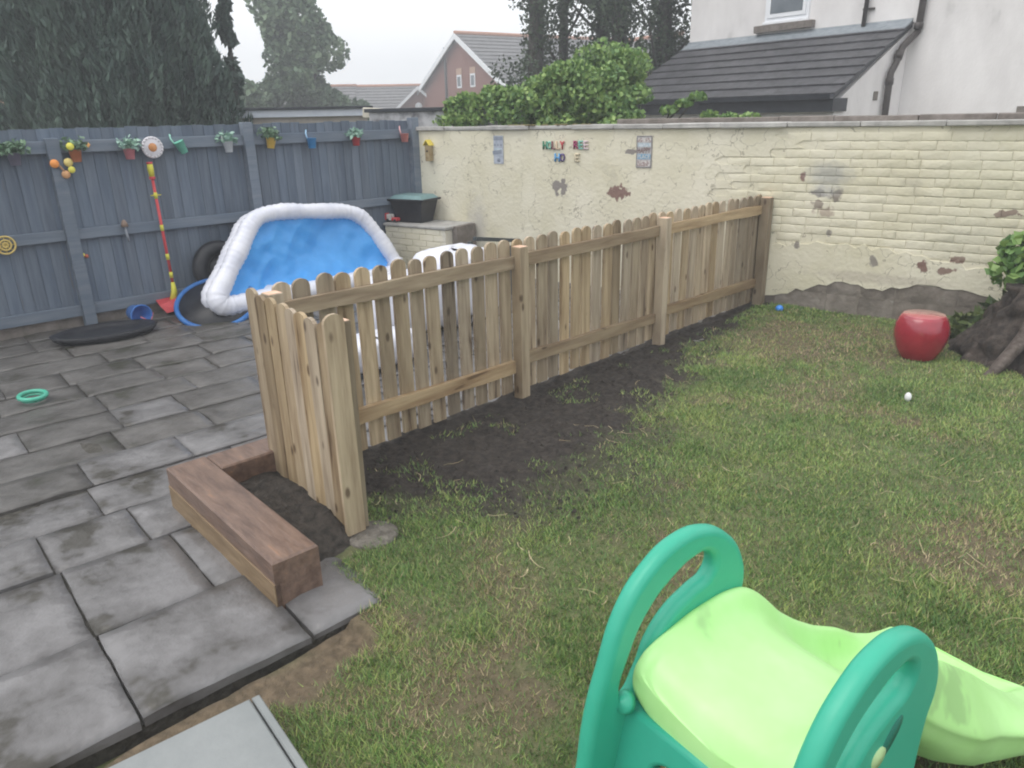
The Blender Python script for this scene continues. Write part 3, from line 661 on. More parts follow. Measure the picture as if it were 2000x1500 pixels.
dp = empty('daisy_plaque', gp(-1.285, 1.625, -.075), GRZ, 'round white daisy plaque with an orange centre on the grey fence', 'plaque')
MB().lathe([(.001, 0), (.1, 0), (.104, .006), (.1, .014), (.001, .016)], 28, cap=False).obj('rim_disc', plain('daisy_white', (.66, .64, .68)), dp, None, (R(90), 0, 0))
for k in range(18):
    a = 2*math.pi*k/18; MB().lathe([(.001, 0), (.012, 0), (.011, .007), (.001, .010)], 8, cap=False).obj('petal', MATS['daisy_white'], dp, (.092*math.cos(a), -.014, .092*math.sin(a)), (R(90), 0, 0))
MB().lathe([(.001, 0), (.042, 0), (.036, .008), (.001, .01)], 16, cap=False).obj('centre', plain('daisy_orange', (.58, .26, .10)), dp, (0, -.015, 0), (R(90), 0, 0))
ms = empty('mushroom_ornament', gp(-1.68, .84, -.06), GRZ, 'small brown capped mushroom ornament hung on the middle rail', 'ornament')
MB().lathe([(.001, .06), (.034, .055), (.03, .085), (.016, .115), (.001, .125)], 12, cap=False).obj('cap', plain('mushroom_brown', (.24, .17, .13)), ms, (0, -.03, 0))
MB().tube([(0, -.03, .06), (.006, -.03, -.03), (.012, -.03, -.09)], [.011, .012, .01], 8).obj('stem', plain('mushroom_stem', (.25, .27, .31)), ms)
tag(MB().lathe([(.001, 0), (.018, .0), (.022, .012), (.001, .02)], 8, cap=False).obj('yellow_clip', plain('clip_yellow', (.7, .62, .12)), None, gp(-2.09, .665, -.03), (R(90), 0, GRZ)), 'tiny yellow clip on the fence boards', 'ornament')
tag(MB().lathe([(.001, 0), (.016, .0), (.02, .012), (.001, .02)], 8, cap=False).obj('red_clip', plain('clip_red', (.62, .15, .08)), None, gp(-2.06, .65, -.03), (R(90), 0, GRZ)), 'tiny red clip beside the yellow clip on the fence boards', 'ornament')
wk = empty('wicker_ring', gp(-2.70, .84, -.075), GRZ, 'round yellow wicker ring hung on the fence at the left edge', 'ornament'); m_wick = plain('wicker_yellow', (.55, .42, .14), .7)
for rr in (.078, .045, .02):
    MB().tube([(rr*math.cos(a), 0, rr*math.sin(a)) for a in [k*math.pi/12 for k in range(24)]], .009, 6, closed=True).obj('hoop', m_wick, wk)
for k in range(4):
    a = k*math.pi/4; MB().tube([(-.075*math.cos(a), .004, -.075*math.sin(a)), (.075*math.cos(a), .004, .075*math.sin(a))], .004, 5).obj('spoke', m_wick, wk)

# toy strimmer leaning on the fence
ts = empty('toy_strimmer', gp(-1.34, .0, -.14), GRZ, 'red and yellow toy garden strimmer standing against the grey fence', 'toy')
mr, my = plain('toy_red', (.55, .06, .07)), plain('toy_yellow', (.6, .56, .06))
P0 = Vector((-.003, .05, 1.49)); P1 = Vector((.0, .0, .16)); L_ = lambda f: P0+(P1-P0)*f
MB().tube([L_(0), L_(.015)], .028, 12).obj('end_cap', mr, ts); MB().tube([L_(.016), L_(.05), L_(.105)], [.027, .03, .024], 12).obj('grip', my, ts)
MB().tube([L_(.106), L_(.125)], .029, 12).obj('collar', mr, ts); MB().tube([L_(.126), L_(.90)], .0145, 10).obj('shaft', mr, ts)
for f in (.22, .46, .68, .82): MB().tube([L_(f), L_(f+.045)], .018, 10).obj('band', my, ts)
MB().tube([L_(.24)+Vector((-.05, -.01, 0)), L_(.24)+Vector((.05, -.01, 0))], .006, 6).obj('crossbar', my, ts)
MB().tube([L_(.90), L_(.97), Vector((-.03, -.01, .11))], [.018, .03, .035], 10).obj('joint', my, ts)
MB().add([(-.2, -.10, .10), (-.0, -.06, .135), (.03, .1, .13), (-.17, .1, .12), (-.16, -.16, .02), (.0, -.16, .03), (.02, .06, .05), (-.14, .06, .03)], [[0, 1, 2, 3], [4, 7, 6, 5], [0, 4, 5, 1], [1, 5, 6, 2], [2, 6, 7, 3], [3, 7, 4, 0]]).obj('guard', mr, ts)

# things on the patio by the fence
bk = empty('toy_bucket', (-7.66, 2.52, -.02), .4, 'small blue toy bucket tipped over by the toy strimmer', 'bucket')
MB().lathe([(.001, -.1), (.075, -.1), (.1, .08), (.106, .085), (.1, .09), (.09, .08), (.066, -.09), (.001, -.09)], 18, cap=False).obj('shell', plain('bucket_blue', (.05, .17, .5)), bk, (0, 0, .095), (R(90), 0, R(70)))
MB().tube([(.10, .09, .09), (.13, .02, .02), (.12, -.08, .09)], .006, 6).obj('handle', plain('bucket_pink', (.6, .2, .25)), bk)
tub = empty('black_tub', (-7.40, 2.12, -.02), R(80), 'shallow black oval tub lying on the patio', 'tub')
def oval(prof, n=32, ax=1.6): return MB().lathe(prof, n, cap=False).xf(Matrix.Diagonal((ax, 1, 1, 1)))
oval([(.001, .03), (.2, .03), (.235, .05), (.262, .075), (.285, .07), (.27, .03), (.24, .0), (.001, 0)]).obj('shell', m_black, tub)
tr = empty('mini_trampoline', (-7.36, 3.2, .0), 0, 'black mat with a blue padded rim tilted against the pool', 'trampoline'); tr.rotation_euler = (R(14), R(24), 0)
MB().tube([(.38*math.cos(a), .38*math.sin(a), .13) for a in [k*math.pi/20 for k in range(40)]], .026, 8, closed=True).obj('blue_rim', m_bluep, tr)
MB().lathe([(.001, .12), (.37, .125), (.37, .135), (.001, .13)], 32, cap=False).obj('mat', m_black, tr)
for k in range(4):
    a = k*math.pi/2+.6; MB().tube([(.34*math.cos(a), .34*math.sin(a), .12), (.35*math.cos(a), .35*math.sin(a), -.03)], .014, 6).obj('leg', m_black, tr)
ty = empty('car_tyre', gp(-.83, .37, -.16), GRZ, 'dark rubber tyre propped on the fence behind the pool', 'tyre'); ty.rotation_euler = (R(-8), 0, GRZ)
MB().tube([(.21*math.cos(a), 0, .21*math.sin(a)) for a in [k*math.pi/16 for k in range(32)]], .085, 10, closed=True).obj('rubber', m_black, ty)
MB().lathe([(.001, 0), (.16, 0), (.16, .03), (.001, .03)], 24, cap=False).obj('hub', m_black, ty, (0, 0, 0), (R(90), 0, 0))
ring = empty('ring_toy', (-5.98, 1.15, .0), 0, 'mint green plastic ring toy lying on the paving', 'toy'); m_mint = plain('ring_mint', (.07, .38, .27), .3)
MB().tube([(.105*math.cos(a), .085*math.sin(a), .022) for a in [k*math.pi/16 for k in range(32)]], .016, 8, closed=True).obj('hoop', m_mint, ring)
MB().tube([(.09*math.cos(a), .075*math.sin(a), .0) for a in [k*math.pi/16 for k in range(32)]], .008, 6, closed=True).obj('base', m_mint, ring)

# ------------------------------------------------------------------ paddling pool tipped on its side
pool = empty('paddling_pool', (-7.5, 4.2, 0), 0, 'inflatable paddling pool with white rim and blue lining tipped against the fence', 'pool')
def smooth_loop(P, n=120):
    P = np.array(P, float); k = len(P); out = []
    for i in range(n):
        t = i/n*k; j = int(t); f = t-j; p0, p1, p2, p3 = P[(j-1) % k], P[j % k], P[(j+1) % k], P[(j+2) % k]
        out.append(.5*((2*p1)+(-p0+p2)*f+(2*p0-5*p1+4*p2-p3)*f*f+(-p0+3*p1-3*p2+p3)*f**3))
    return np.array(out)
# rim centre line: (along fence, height), leaning back to the fence
lp = [(-1.07, .21), (-.93, .37), (-.78, .53), (-.63, .69), (-.50, .83), (-.36, .905), (-.12, .925), (.15, .905), (.42, .88), (.68, .85), (.86, .77), (.98, .60), (1.07, .42), (1.14, .22), (1.1, .11), (.7, .10), (.2, .10), (-.3, .10), (-.8, .10), (-1.03, .115)]
def pool_pt(a, z, out=0.): return (.42-.40*z+out*.9, a, z+out*.4)
loop = smooth_loop(lp, 200)
rr = [(.085+.004*math.sin(i*.33)+.004*math.sin(i*2.3)+random.uniform(-.003, .003))*(1.25 if p[1] < .25 else 1.12 if p[0] < -.5 else 1.) for i, p in enumerate(loop)]
MB().tube([pool_pt(*p) for p in loop], rr, 14, closed=True).obj('rim', m_poolw, pool)
MB().tube([(q[0]-.20, q[1]*.98, max(.10, q[2]*.97-.02)) for q in [pool_pt(*p) for p in loop]], [x*.92 for x in rr], 12, closed=True).obj('lower_ring', m_poolw, pool)
c0 = loop.mean(0); nr = 26; V = []; F = []
for j in range(nr+1):
    f = j/nr
    for i, p in enumerate(loop):
        q = c0+(p-c0)*f; dep = -.16*(1-f**3)
        w = .085*(fbm(np.array(q[0]*2.2+3*q[1]), np.array(q[1]*2.8+9), 3)-.5)+.22*(.5-abs(float(fbm(np.array(q[0]*3.1-q[1]*2.2+4), np.array(q[1]*1.6+q[0]*.8), 2))-.5)*2)*f*(1-f)*2+.05*abs(math.sin(9*(q[0]*.6+q[1]))) *f*(1-f)
        V.append(pool_pt(q[0], q[1], float(dep+w*(1 if f < .98 else 0))))
n = len(loop)
for j in range(nr):
    for i in range(n): F.append([j*n+i, j*n+(i+1) % n, (j+1)*n+(i+1) % n, (j+1)*n+i])
MB().add(V, F, True).obj('lining', m_poolb, pool)
# second white inflatable behind the picket fence
wi = empty('white_inflatable', (-5.2, 4.4, 0), 0, 'crumpled white inflatable standing behind the picket fence', 'inflatable')
def puffy(cx, cy, rx, ry, h, nm):
    gx, gy = np.meshgrid(np.linspace(0, math.pi, 26), np.linspace(0, 2*math.pi, 40), indexing='ij')
    k = 1+.10*(fbm(gx*2+cx*9, gy*1.6, 3)-.5)*2
    sp = lambda v, p: np.sign(v)*np.abs(v)**p
    X = cx+rx*sp(np.sin(gx), .55)*sp(np.cos(gy), .7)*k; Y = cy+ry*sp(np.sin(gx), .55)*sp(np.sin(gy), .7)*k; Z = h/2+h/2*sp(np.cos(gx), .7)*k
    link(nm, grid_mesh(nm, X, Y, np.maximum(Z, 0)), m_poolw, wi)
puffy(.0, .12, .30, .50, .71, 'main_chamber'); puffy(.06, -.62, .22, .32, .60, 'side_chamber'); puffy(.5, -1.2, .2, .5, .26, 'flat_chamber')
fr = empty('metal_frame', (-5.6, 5.3, 0), R(4), 'dark square tube frame standing by the wall behind the picket fence', 'frame'); m_fr = plain('frame_dark', (.05, .06, .065))
MB().box(-.02, .02, -.22, .5, .625, .665, .003).obj('top_rail', m_fr, fr, None, (R(-9), 0, 0)); 
MB().box(-.019, .019, -.20, -.163, -.02, .64).obj('leg', m_fr, fr, (0, 0, .01)); MB().box(-.019, .019, .46, .497, -.02, .52).obj('leg', m_fr, fr)

# ------------------------------------------------------------------ painted brick block in the corner, and what is on it
bl = empty('brick_bench', wp(-4.62, 0, -.012), AWL, 'low cream painted brick bench in the corner of grey fence and wall', 'bench')
random.seed(4)
MB().box(0, .98, -.52, 0, -.05, .56).obj('core', m_wall, bl)
for c in range(8):
    x = 0 if c % 2 else -.11
    while x < .97:
        a, b = max(0, x), min(.98, x+.218); 
        if b-a > .04: MB().box(a, b, -.531, -.515, -.03+c*.0755, .037+c*.0755, .004, .0015).obj('brick', m_wallb, bl)
        x += .226
MB().box(-.01, 1.0, -.55, 0, .572, .605, .008, .004).obj('top_slab', m_conc, bl)
MB().box(.983, 1.05, -.40, -.02, -.05, .6, .005, .003).obj('end_bricks', m_stone, bl)
rb = empty('recycling_box', wp(-4.34, .606, -.28), AWL+.1, 'black recycling box with a teal lid on the corner bench', 'box')
def taper(w0, d0, w1, d1, z0, z1): return [(-w0, -d0, z0), (w0, -d0, z0), (w0, d0, z0), (-w0, d0, z0), (-w1, -d1, z1), (w1, -d1, z1), (w1, d1, z1), (-w1, d1, z1)]
BF = [[3, 2, 1, 0], [4, 5, 6, 7], [0, 1, 5, 4], [1, 2, 6, 5], [2, 3, 7, 6], [3, 0, 4, 7]]
MB().add(taper(.18, .13, .24, .18, 0, .27), BF).obj('tub', m_black, rb); MB().box(-.275, .275, -.2, .2, .265, .29, .005).obj('rim', m_black, rb)
MB().add(taper(.25, .18, .2, .14, .291, .335), BF).obj('lid', plain('lid_teal', (.17, .28, .29)), rb)
tc_ = empty('toy_truck', wp(-4.83+.28, .606, -.47), AWL, 'small red and white toy on the corner bench', 'toy')
MB().box(-.075, .0, -.03, .03, .02, .1, .008).obj('cab', plain('toy_white', (.6, .58, .55)), tc_); MB().box(.004, .10, -.03, .03, .02, .06, .008).obj('body', mr, tc_); MB().box(-.11, -.079, -.03, .03, .02, .11, .006).obj('front', mr, tc_)
for xx in (-.06, .06): MB().tube([(xx, -.036, .022), (xx, .036, .022)], .022, 10).obj('wheel', m_black, tc_)

# ------------------------------------------------------------------ lawn things
stl = empty('garden_stool', (-1.59, 6.15, 0), 0, 'glossy red ceramic garden stool on the lawn by the wall', 'stool')
MB().lathe([(.001, 0), (.118, 0), (.130, .012), (.168, .09), (.190, .17), (.194, .22), (.186, .275), (.166, .322), (.152, .342), (.147, .344)], 48, cap=False).obj('body', m_red, stl)
MB().lathe([(.1475, .338), (.1475, .347), (.143, .350), (.001, .351)], 48, cap=False).obj('seat', mat('red_glaze_top_sheen', (.42, .07, .09), (.5, .1, .12), 9, .12, .02, spec=.8, coat=1.), stl)  # same red glaze, with the pale pink sky reflection put into its colour
def ball(name, loc, r, m, lb, cat, sc=(1, 1, 1)):
    o = MB().lathe([(max(.0005, r*math.sin(a)), -r*math.cos(a)) for a in [math.pi*k/12 for k in range(13)]], 16, cap=False).obj(name, m, None, loc); o.scale = sc; return tag(o, lb, cat)
ball('play_ball', (-2.985, 6.70, .06), .036, plain('ball_blue', (.05, .25, .75), .3), 'small bright blue play ball in the grass near the wall', 'ball')
ball('plastic_egg', (-1.33, 5.10, .035), .022, plain('egg_white', (.75, .75, .78), .3), 'tiny white plastic egg standing on the lawn', 'toy', (1, 1, 1.5))
# tree stump with roots
sp = empty('tree_stump', (-.68, 6.70, 0), 0, 'old dark tree stump with flaring roots at the right edge of the lawn', 'stump')
na, nz = 160, 24; V = []; F = []
for j in range(nz+1):
    f = j/nz; z = .62*f-.06
    for i in range(na):
        a = 2*math.pi*i/na
        root = max(0, math.sin(a*5+.9))**2*.3+max(0, math.sin(a*11+2.))*.16
        r = .40+.28*(1-f)**1.3*(1+root*1.1)+.05*root*(1-f)+.02*math.sin(17*a+3*f)+.045*(abs(float(vnoise(np.array(a*6.4), np.array(f*1.1+4)))-.5))*2-.02+.03*float(vnoise(np.array(a*16), np.array(f*3)))+.09*(float(fbm(np.array(a*5.+7), np.array(f*5.), 3))-.5)*2+random.uniform(-.012, .012)
        V.append((r*math.cos(a)*1.14, r*math.sin(a)*.82, z+random.uniform(-.006, .006)))
for j in range(nz):
    for i in range(na): F.append([j*na+i, j*na+(i+1) % na, (j+1)*na+(i+1) % na, (j+1)*na+i])
F.append([nz*na+i for i in range(na)]); MB().add(V, F, True).obj('trunk', m_stump, sp)
for k, (a0, ln, r0) in enumerate(((-2.05, .5, .055), (-1.45, .5, .05), (-1.0, .5, .05))):
    pts = [(math.cos(a0)*(.38+ln*t)*1.05, math.sin(a0)*(.32+ln*t*.9), .48*(1-t)**1.5+.02-.06*t) for t in [i/6 for i in range(7)]]
    MB().tube(pts, [r0*(1.25-.7*i/6)*(1+.12*math.sin(i*2+k)) for i in range(7)], 9).obj('root', m_root, sp)
def plant(name, loc, cen, rad, n, size, m, label, stems=0, shell=.5, aspect=1.2):
    e = empty(name, loc, 0, label, 'plant')
    link('leaves', fast_mesh('leaves', leaf_quads(blob_points(np.array(cen, float), np.array(rad, float), n, shell), size, aspect), 4), m, e)
    if stems:
        b = MB()
        for k in range(stems):
            c = cen[k % len(cen)]; b.tube([(c[0]*.2+random.uniform(-.1, .1), c[1]*.2, -.02), (c[0]*.7, c[1]*.7, c[2]*.6), tuple(c)], [.012, .009, .005], 5)
        b.obj('stem', m_bark, e)
    return e
plant('ivy', (-.86, 6.80, .5), [(-.33, .05, .12), (-.15, .1, .18), (.05, 0, .1), (.25, .05, .24), (-.3, .1, .28), (.45, 0, .2), (.1, -.15, .05)], [(.17, .2, .14)]*7, 1500, .07, m_leaf1, 'leafy green ivy growing over the top of the tree stump', 6)
plant('weeds', (-1.38, 6.95, 0), [(-.05, 0, .1), (.12, .05, .2), (.25, .0, .3), (.1, -.12, .08), (-.12, -.02, .05)], [(.15, .12, .13)]*5, 700, .05, mat('weed_leaf', (.06, .1, .03), (.13, .16, .06), 5, .6, island=.5), 'low tangle of weeds between the red stool and the stump', 4, aspect=3.0)
# long dry grass stalks
def stalks():
    b = []
    for k in range(160):
        x, y = random.uniform(-2.9, .2), random.uniform(1.8, 6.8)
        if math.atan2(x, y) > .02: continue
        a = random.random()*6.28; L = random.uniform(.05, .13); p = [Vector((x, y, float(lawnz(np.array(x), np.array(y)))+.012))]; cu = random.uniform(-.5, .5)
        for i in range(4): p.append(p[-1]+Vector((math.cos(a+cu*i), math.sin(a+cu*i), random.uniform(-.1, .35)))*L/4)
        for i in range(4):
            d = (p[i+1]-p[i]).cross(Vector((0, 0, 1))).normalized()*.0016; b.append([p[i]-d, p[i]+d, p[i+1]+d, p[i+1]-d])
    o = link('dry_stalks', fast_mesh('dry_stalks', np.array([[tuple(v) for v in q] for q in b]), 4), m_straw); struct(o, 'stuff'); tag(o, 'scattered dry pale grass stalks on the lawn', 'grass')
stalks()

# ------------------------------------------------------------------ toddler slide
SL = .9; TH = R(9.5); slide_o = (-.8154, 1.2537, 0)
sld = empty('toddler_slide', slide_o, -TH, 'toddler slide with lime green chute and teal side handles', 'slide')
# local: x across (0 = far side), y down the chute, z up; drawn in slide units of SL metres, platform datum .205 above ground
def T(o, t, z): return (o*SL, t*SL, (z+.205)*SL)
def handle(off, extra):
    c = bpy.data.curves.new('handle', 'CURVE'); c.dimensions = '2D'; c.fill_mode = 'BOTH'; c.extrude = .004; c.bevel_depth = .021; c.bevel_resolution = 4; c.resolution_u = 8
    def spl(pts, off_=0):
        s = c.splines.new('BEZIER'); s.bezier_points.add(len(pts)-1); s.use_cyclic_u = True
        for p, q in zip(s.bezier_points, pts): p.co = (q[0]*SL, (q[1]+.205)*SL, 0); p.handle_left_type = p.handle_right_type = 'AUTO'
    spl([(-.20, -.19), (-.165, .16), (-.142, .32), (-.10, .46), (-.035, .62), (.05, .705), (.145, .745), (.255, .738), (.345, .685), (.41, .60), (.43, .515), (.41, .44), (.40, .2), (.40, -.19), (.30, -.19), (.24, .0), (.12, .12), (-.02, .02), (-.08, -.19)])
    spl([(-.078, .34), (-.045, .50), (.03, .615), (.11, .672), (.20, .706), (.275, .70), (.32, .64), (.295, .58), (.225, .556), (.143, .522), (.078, .46), (.04, .38), (-.03, .305)])
    if extra: spl([(.185, .33), (.205, .385), (.275, .462), (.325, .47), (.34, .42), (.275, .33), (.225, .29)])
    o = bpy.data.objects.new('h', c); COL.objects.link(o); dg = bpy.context.evaluated_depsgraph_get(); dg.update()
    me = bpy.data.meshes.new_from_object(o.evaluated_get(dg)); bpy.data.objects.remove(o)
    for v in me.vertices: v.co = (off*SL+v.co.z, v.co.x, v.co.y)
    me.polygons.foreach_set('use_smooth', [True]*len(me.polygons))
    h = link('side_handle', me, m_teal, sld); return h
handle(-.03, False); hR = handle(.535, False)
MB().lathe([(.001, 0), (.027, 0), (.025, .008), (.001, .010)], 16, cap=False).obj('plug', mat('pale_lime_plug', (.42, .62, .3), (.5, .7, .36), 9, .5), sld, T(.557, .185, .462), (0, R(90), 0))
sl2 = MB().lathe([(.001, 0), (.022, 0), (.021, .004), (.001, .005)], 16, cap=False).xf(Matrix.Diagonal((1, 2.3, 1, 1))).obj('slot_shade', mat('teal_slot_shade', (.012, .15, .105), (.015, .17, .12), 9, .5), sld, T(.561, .232, .495), (0, 0, 0)); sl2.rotation_euler = (R(48), R(90), 0); sl2.rotation_mode = 'ZYX'  # flat disc, no opening: the slot's inner shade is painted as dark teal
for oo, tt, zz in ((.562, .36, .30), (.562, .33, .10), (.562, -.10, .22)):
    MB().lathe([(.001, 0), (.011, 0), (.010, .004), (.004, .0045), (.003, .002), (.001, .002)], 10, cap=False).obj('screw', m_dteal, sld, T(oo, tt, zz), (0, R(90), 0))
MB().lathe([(.001, 0), (.03, .004), (.026, .02), (.001, .028)], 14, cap=False).obj('peg', m_teal, sld, T(.0, -.045, .335), (R(60), 0, 0))
# chute: stations along y, cross section across x
st_ = [  # t, bed z, far rim z, near rim z, near flange z
    (-.03, .375, .41, .41, .36), (-.02, .41, .45, .45, .38), (.0, .44, .475, .475, .40), (.06, .455, .495, .495, .42), (.2, .452, .525, .525, .44), (.33, .44, .53, .53, .45), (.42, .41, .515, .53, .44), (.48, .37, .475, .525, .385), (.535, .32, .425, .515, .34), (.62, .23, .335, .465, .28),
    (.733, .12, .245, .385, .215), (.86, .02, .16, .295, .15), (1.02, -.06, .075, .17, .085), (1.16, -.11, -.02, .065, .015), (1.30, -.14, -.09, -.03, -.05), (1.42, -.16, -.13, -.085, -.10), (1.50, -.17, -.15, -.12, -.13)]
def chute():
    f = np.array(st_); ti = np.linspace(f[0, 0], f[-1, 0], 64); S = np.stack([np.interp(ti, f[:, 0], f[:, k]) for k in range(5)], 1)
    for k in range(1, 5): 
        a = S[:, k].copy(); S[1:-1, k] = .25*a[:-2]+.5*a[1:-1]+.25*a[2:]
    V = []; F = []
    for t, zb, zf, zn, zg in S:
        L0, R0 = .0, .505; fl = .02+.085*min(1, max(0, (t-.4)/.3))+.15*min(1, max(0, (t-.85)/.5))
        und = max(-.19, zb-.2) if t > .1 else zb-.10
        sec = [(L0-.012, und), (L0-.016, zf-.05), (L0-.008, zf-.008), (L0+.012, zf), (L0+.032, zf-.012), (L0+.055, zb+.035), (L0+.10, zb+.004), (.255, zb), (R0-.10, zb+.004), (R0-.055, zb+.035), (R0-.032, zn-.012), (R0-.010, zn), (R0+.012, zn-.010), (R0+fl, zg+.012), (R0+fl+.004, zg-.006), (R0+fl-.012, zg-.025), (R0+fl-.03, max(-.2, min(zg-.13, und+.1)))]
        V += [T(o, t, z) for o, z in sec]
    m = 17
    for i in range(len(S)-1):
        for k in range(m-1): F.append([i*m+k, i*m+k+1, (i+1)*m+k+1, (i+1)*m+k])
        F.append([i*m+m-1, i*m, (i+1)*m, (i+1)*m+m-1])
    F += [list(range(m)), [(len(S)-1)*m+k for k in range(m)][::-1]]
    o = MB().add(V, F, True).obj('chute', m_lime, sld); md = o.modifiers.new('s', 'SUBSURF'); md.levels = 2; md.render_levels = 2
chute()
# ladder panel under the front lip with an oval step hole
def ladder():
    c = bpy.data.curves.new('lad', 'CURVE'); c.dimensions = '2D'; c.fill_mode = 'BOTH'; c.extrude = .012; c.bevel_depth = .012; c.bevel_resolution = 2
    def spl(pts):
        s = c.splines.new('BEZIER'); s.bezier_points.add(len(pts)-1); s.use_cyclic_u = True
        for p, q in zip(s.bezier_points, pts): p.co = (q[0]*SL, q[1]*SL, 0); p.handle_left_type = p.handle_right_type = q[2] if len(q) > 2 else 'AUTO'
    spl([(.0, .0, 'VECTOR'), (.51, .0, 'VECTOR'), (.51, .50, 'VECTOR'), (.0, .50, 'VECTOR')])
    for z in (.385, .13): spl([(.10, z), (.14, z+.055), (.255, z+.05), (.37, z+.055), (.41, z), (.36, z-.06), (.255, z-.065), (.15, z-.06)])
    o = bpy.data.objects.new('h', c); COL.objects.link(o); dg = bpy.context.evaluated_depsgraph_get(); dg.update()
    me = bpy.data.meshes.new_from_object(o.evaluated_get(dg)); bpy.data.objects.remove(o)
    for v in me.vertices: x, y, z = v.co; v.co = (x, -.13*SL+y*.23-z, y*1.02)
    link('ladder_panel', me, m_dteal, sld)
ladder()

# ------------------------------------------------------------------ neighbouring white house with lean-to
HZ = math.atan2(-.144, .99)
random.seed(44)
hs_ = empty('white_house', (-5.033, 12.527, 0), HZ, 'white rendered house with a dark tiled lean-to behind the wall', 'house')
Q = 2.07; ZE, ZF = 2.06, 3.185
MB().box(-4.72, 4.5, Q, Q+5, -.2, 7.2).obj('house_wall', m_render, hs_)
b = MB(); b.prism([(.0, -.2), (.0, 1.78), (.06, 1.95), (Q-.003, ZF-.12), (Q-.003, -.2)], -.002, -.16, 'x'); b.obj('lean_to_end_wall', m_render, hs_)
MB().box(-4.6, -.165, .02, .18, -.2, 1.80).obj('lean_to_front_wall', m_render, hs_)
sl_ = math.hypot(Q+.1, ZF-ZE); ang = math.atan2(ZF-ZE, Q+.1)
rows = 8; rl = sl_/rows; random.seed(8)
tm = MB().add([(0, 0, 0), (.362, 0, 0), (.362, rl+.05, 0), (0, rl+.05, 0), (0, -.002, .042), (.362, -.002, .042), (.362, rl+.05, .008), (0, rl+.05, .008)], BF).mesh('roof_tile'); tm.materials.append(m_tile)
roof = empty('roof', (0, -.1, ZE-.02), 0); roof.parent = hs_; roof.rotation_euler = (ang, 0, 0)
deck = MB().box(-4.75, .03, 0.02, sl_-.02, -.05, -.006).obj('deck', m_fascia, roof)
for j in range(rows):
    x = -4.76-(.18 if j % 2 else 0)
    while x < .0:
        o = link('roof_tile', tm, None, roof, (x, j*rl, .004+random.uniform(0, .003)), (0, 0, random.uniform(-.004, .004)))
        if x < -4.76: o.location.x = -4.76; o.scale.x = .5
        elif x+.366 > .06: o.scale.x = (.05-x)/.366
        x += .366
MB().box(-4.78, .05, -.135, -.1, 1.80, 2.035, .004).obj('fascia_board', m_fascia, hs_)
MB().box(.012, .05, -.098, .28, 1.80, 2.0).obj('fascia_return', m_fascia, hs_)
MB().prism([(-.155, 1.99), (-.255, 1.99), (-.265, 2.06), (-.245, 2.06), (-.24, 2.01), (-.175, 2.01), (-.16, 2.06), (-.14, 2.06)], -4.8, .06, 'x').obj('gutter', m_fascia, hs_)
MB().prism([(Q-.008, ZF+.06), (Q-.008, ZF-.02), (Q-.24, ZF-.125), (Q-.24, ZF-.095), (Q-.04, ZF+.02)], -4.74, .03, 'x').obj('flashing', m_lead, hs_)
wn_ = empty('window', (-2.86, Q, 3.42), 0); wn_.parent = hs_
MB().box(0, .94, -.03, .05, 0, 1.3, .004).obj('frame', m_upvc, wn_); MB().box(.055, .885, -.05, -.029, .09, 1.24, .008).obj('casement', m_upvc, wn_)
MB().box(.125, .815, -.054, -.049, .165, 1.18).obj('pane', m_glass, wn_); MB().box(-.02, .96, -.07, -.031, -.015, .03, .004).obj('ledge', m_upvc, wn_)
MB().box(-3.04, -1.78, Q-.11, Q-.001, 3.27, 3.40, .008, .004).obj('stone_sill', m_stone, hs_)
MB().tube([(-.70, Q-.07, 7.0), (-.80, Q-.07, 3.19)], .038, 10).obj('soil_pipe', m_pipe, hs_)
for zz in (3.45, 5.2): MB().box(-.86, -.66, Q-.05, Q-.001, zz, zz+.03).obj('pipe_clip', m_pipe, hs_)
MB().tube([(.26, Q-.07, 7.0), (.17, Q-.07, 3.12), (.14, Q-.02, 3.03), (.10, 1.93, 2.92), (.08, 1.76, 2.80), (.08, 1.66, 2.68), (.08, 1.60, 2.54), (.08, 1.47, 2.38), (.08, 1.46, 2.25), (.08, 1.48, 0)], .055, 12).obj('downpipe', m_pipe, hs_)
MB().tube([(.166, Q-.07, 3.16), (.16, Q-.07, 3.06)], .07, 12).obj('pipe_collar', m_pipe, hs_)
MB().tube([(.08, 1.68, 2.72), (.08, 1.63, 2.60)], .068, 12).obj('pipe_collar', m_pipe, hs_)
MB().tube([(.08, 1.465, 2.3), (.08, 1.465, 2.2)], .066, 12).obj('pipe_collar', m_pipe, hs_)
MB().box(.0, .012, 1.15, 1.28, 1.96, 2.10).obj('air_vent', m_stone, hs_)
MB().box(1.86, 2.05, Q-.05, Q-.001, 1.55, 1.82).obj('meter_box', m_stone, hs_)

# ------------------------------------------------------------------ far brick houses and garage
gh = empty('brick_house', (-40.7, 37.0, 0), 0, 'red brick gabled house with two small windows far behind the wall', 'house')
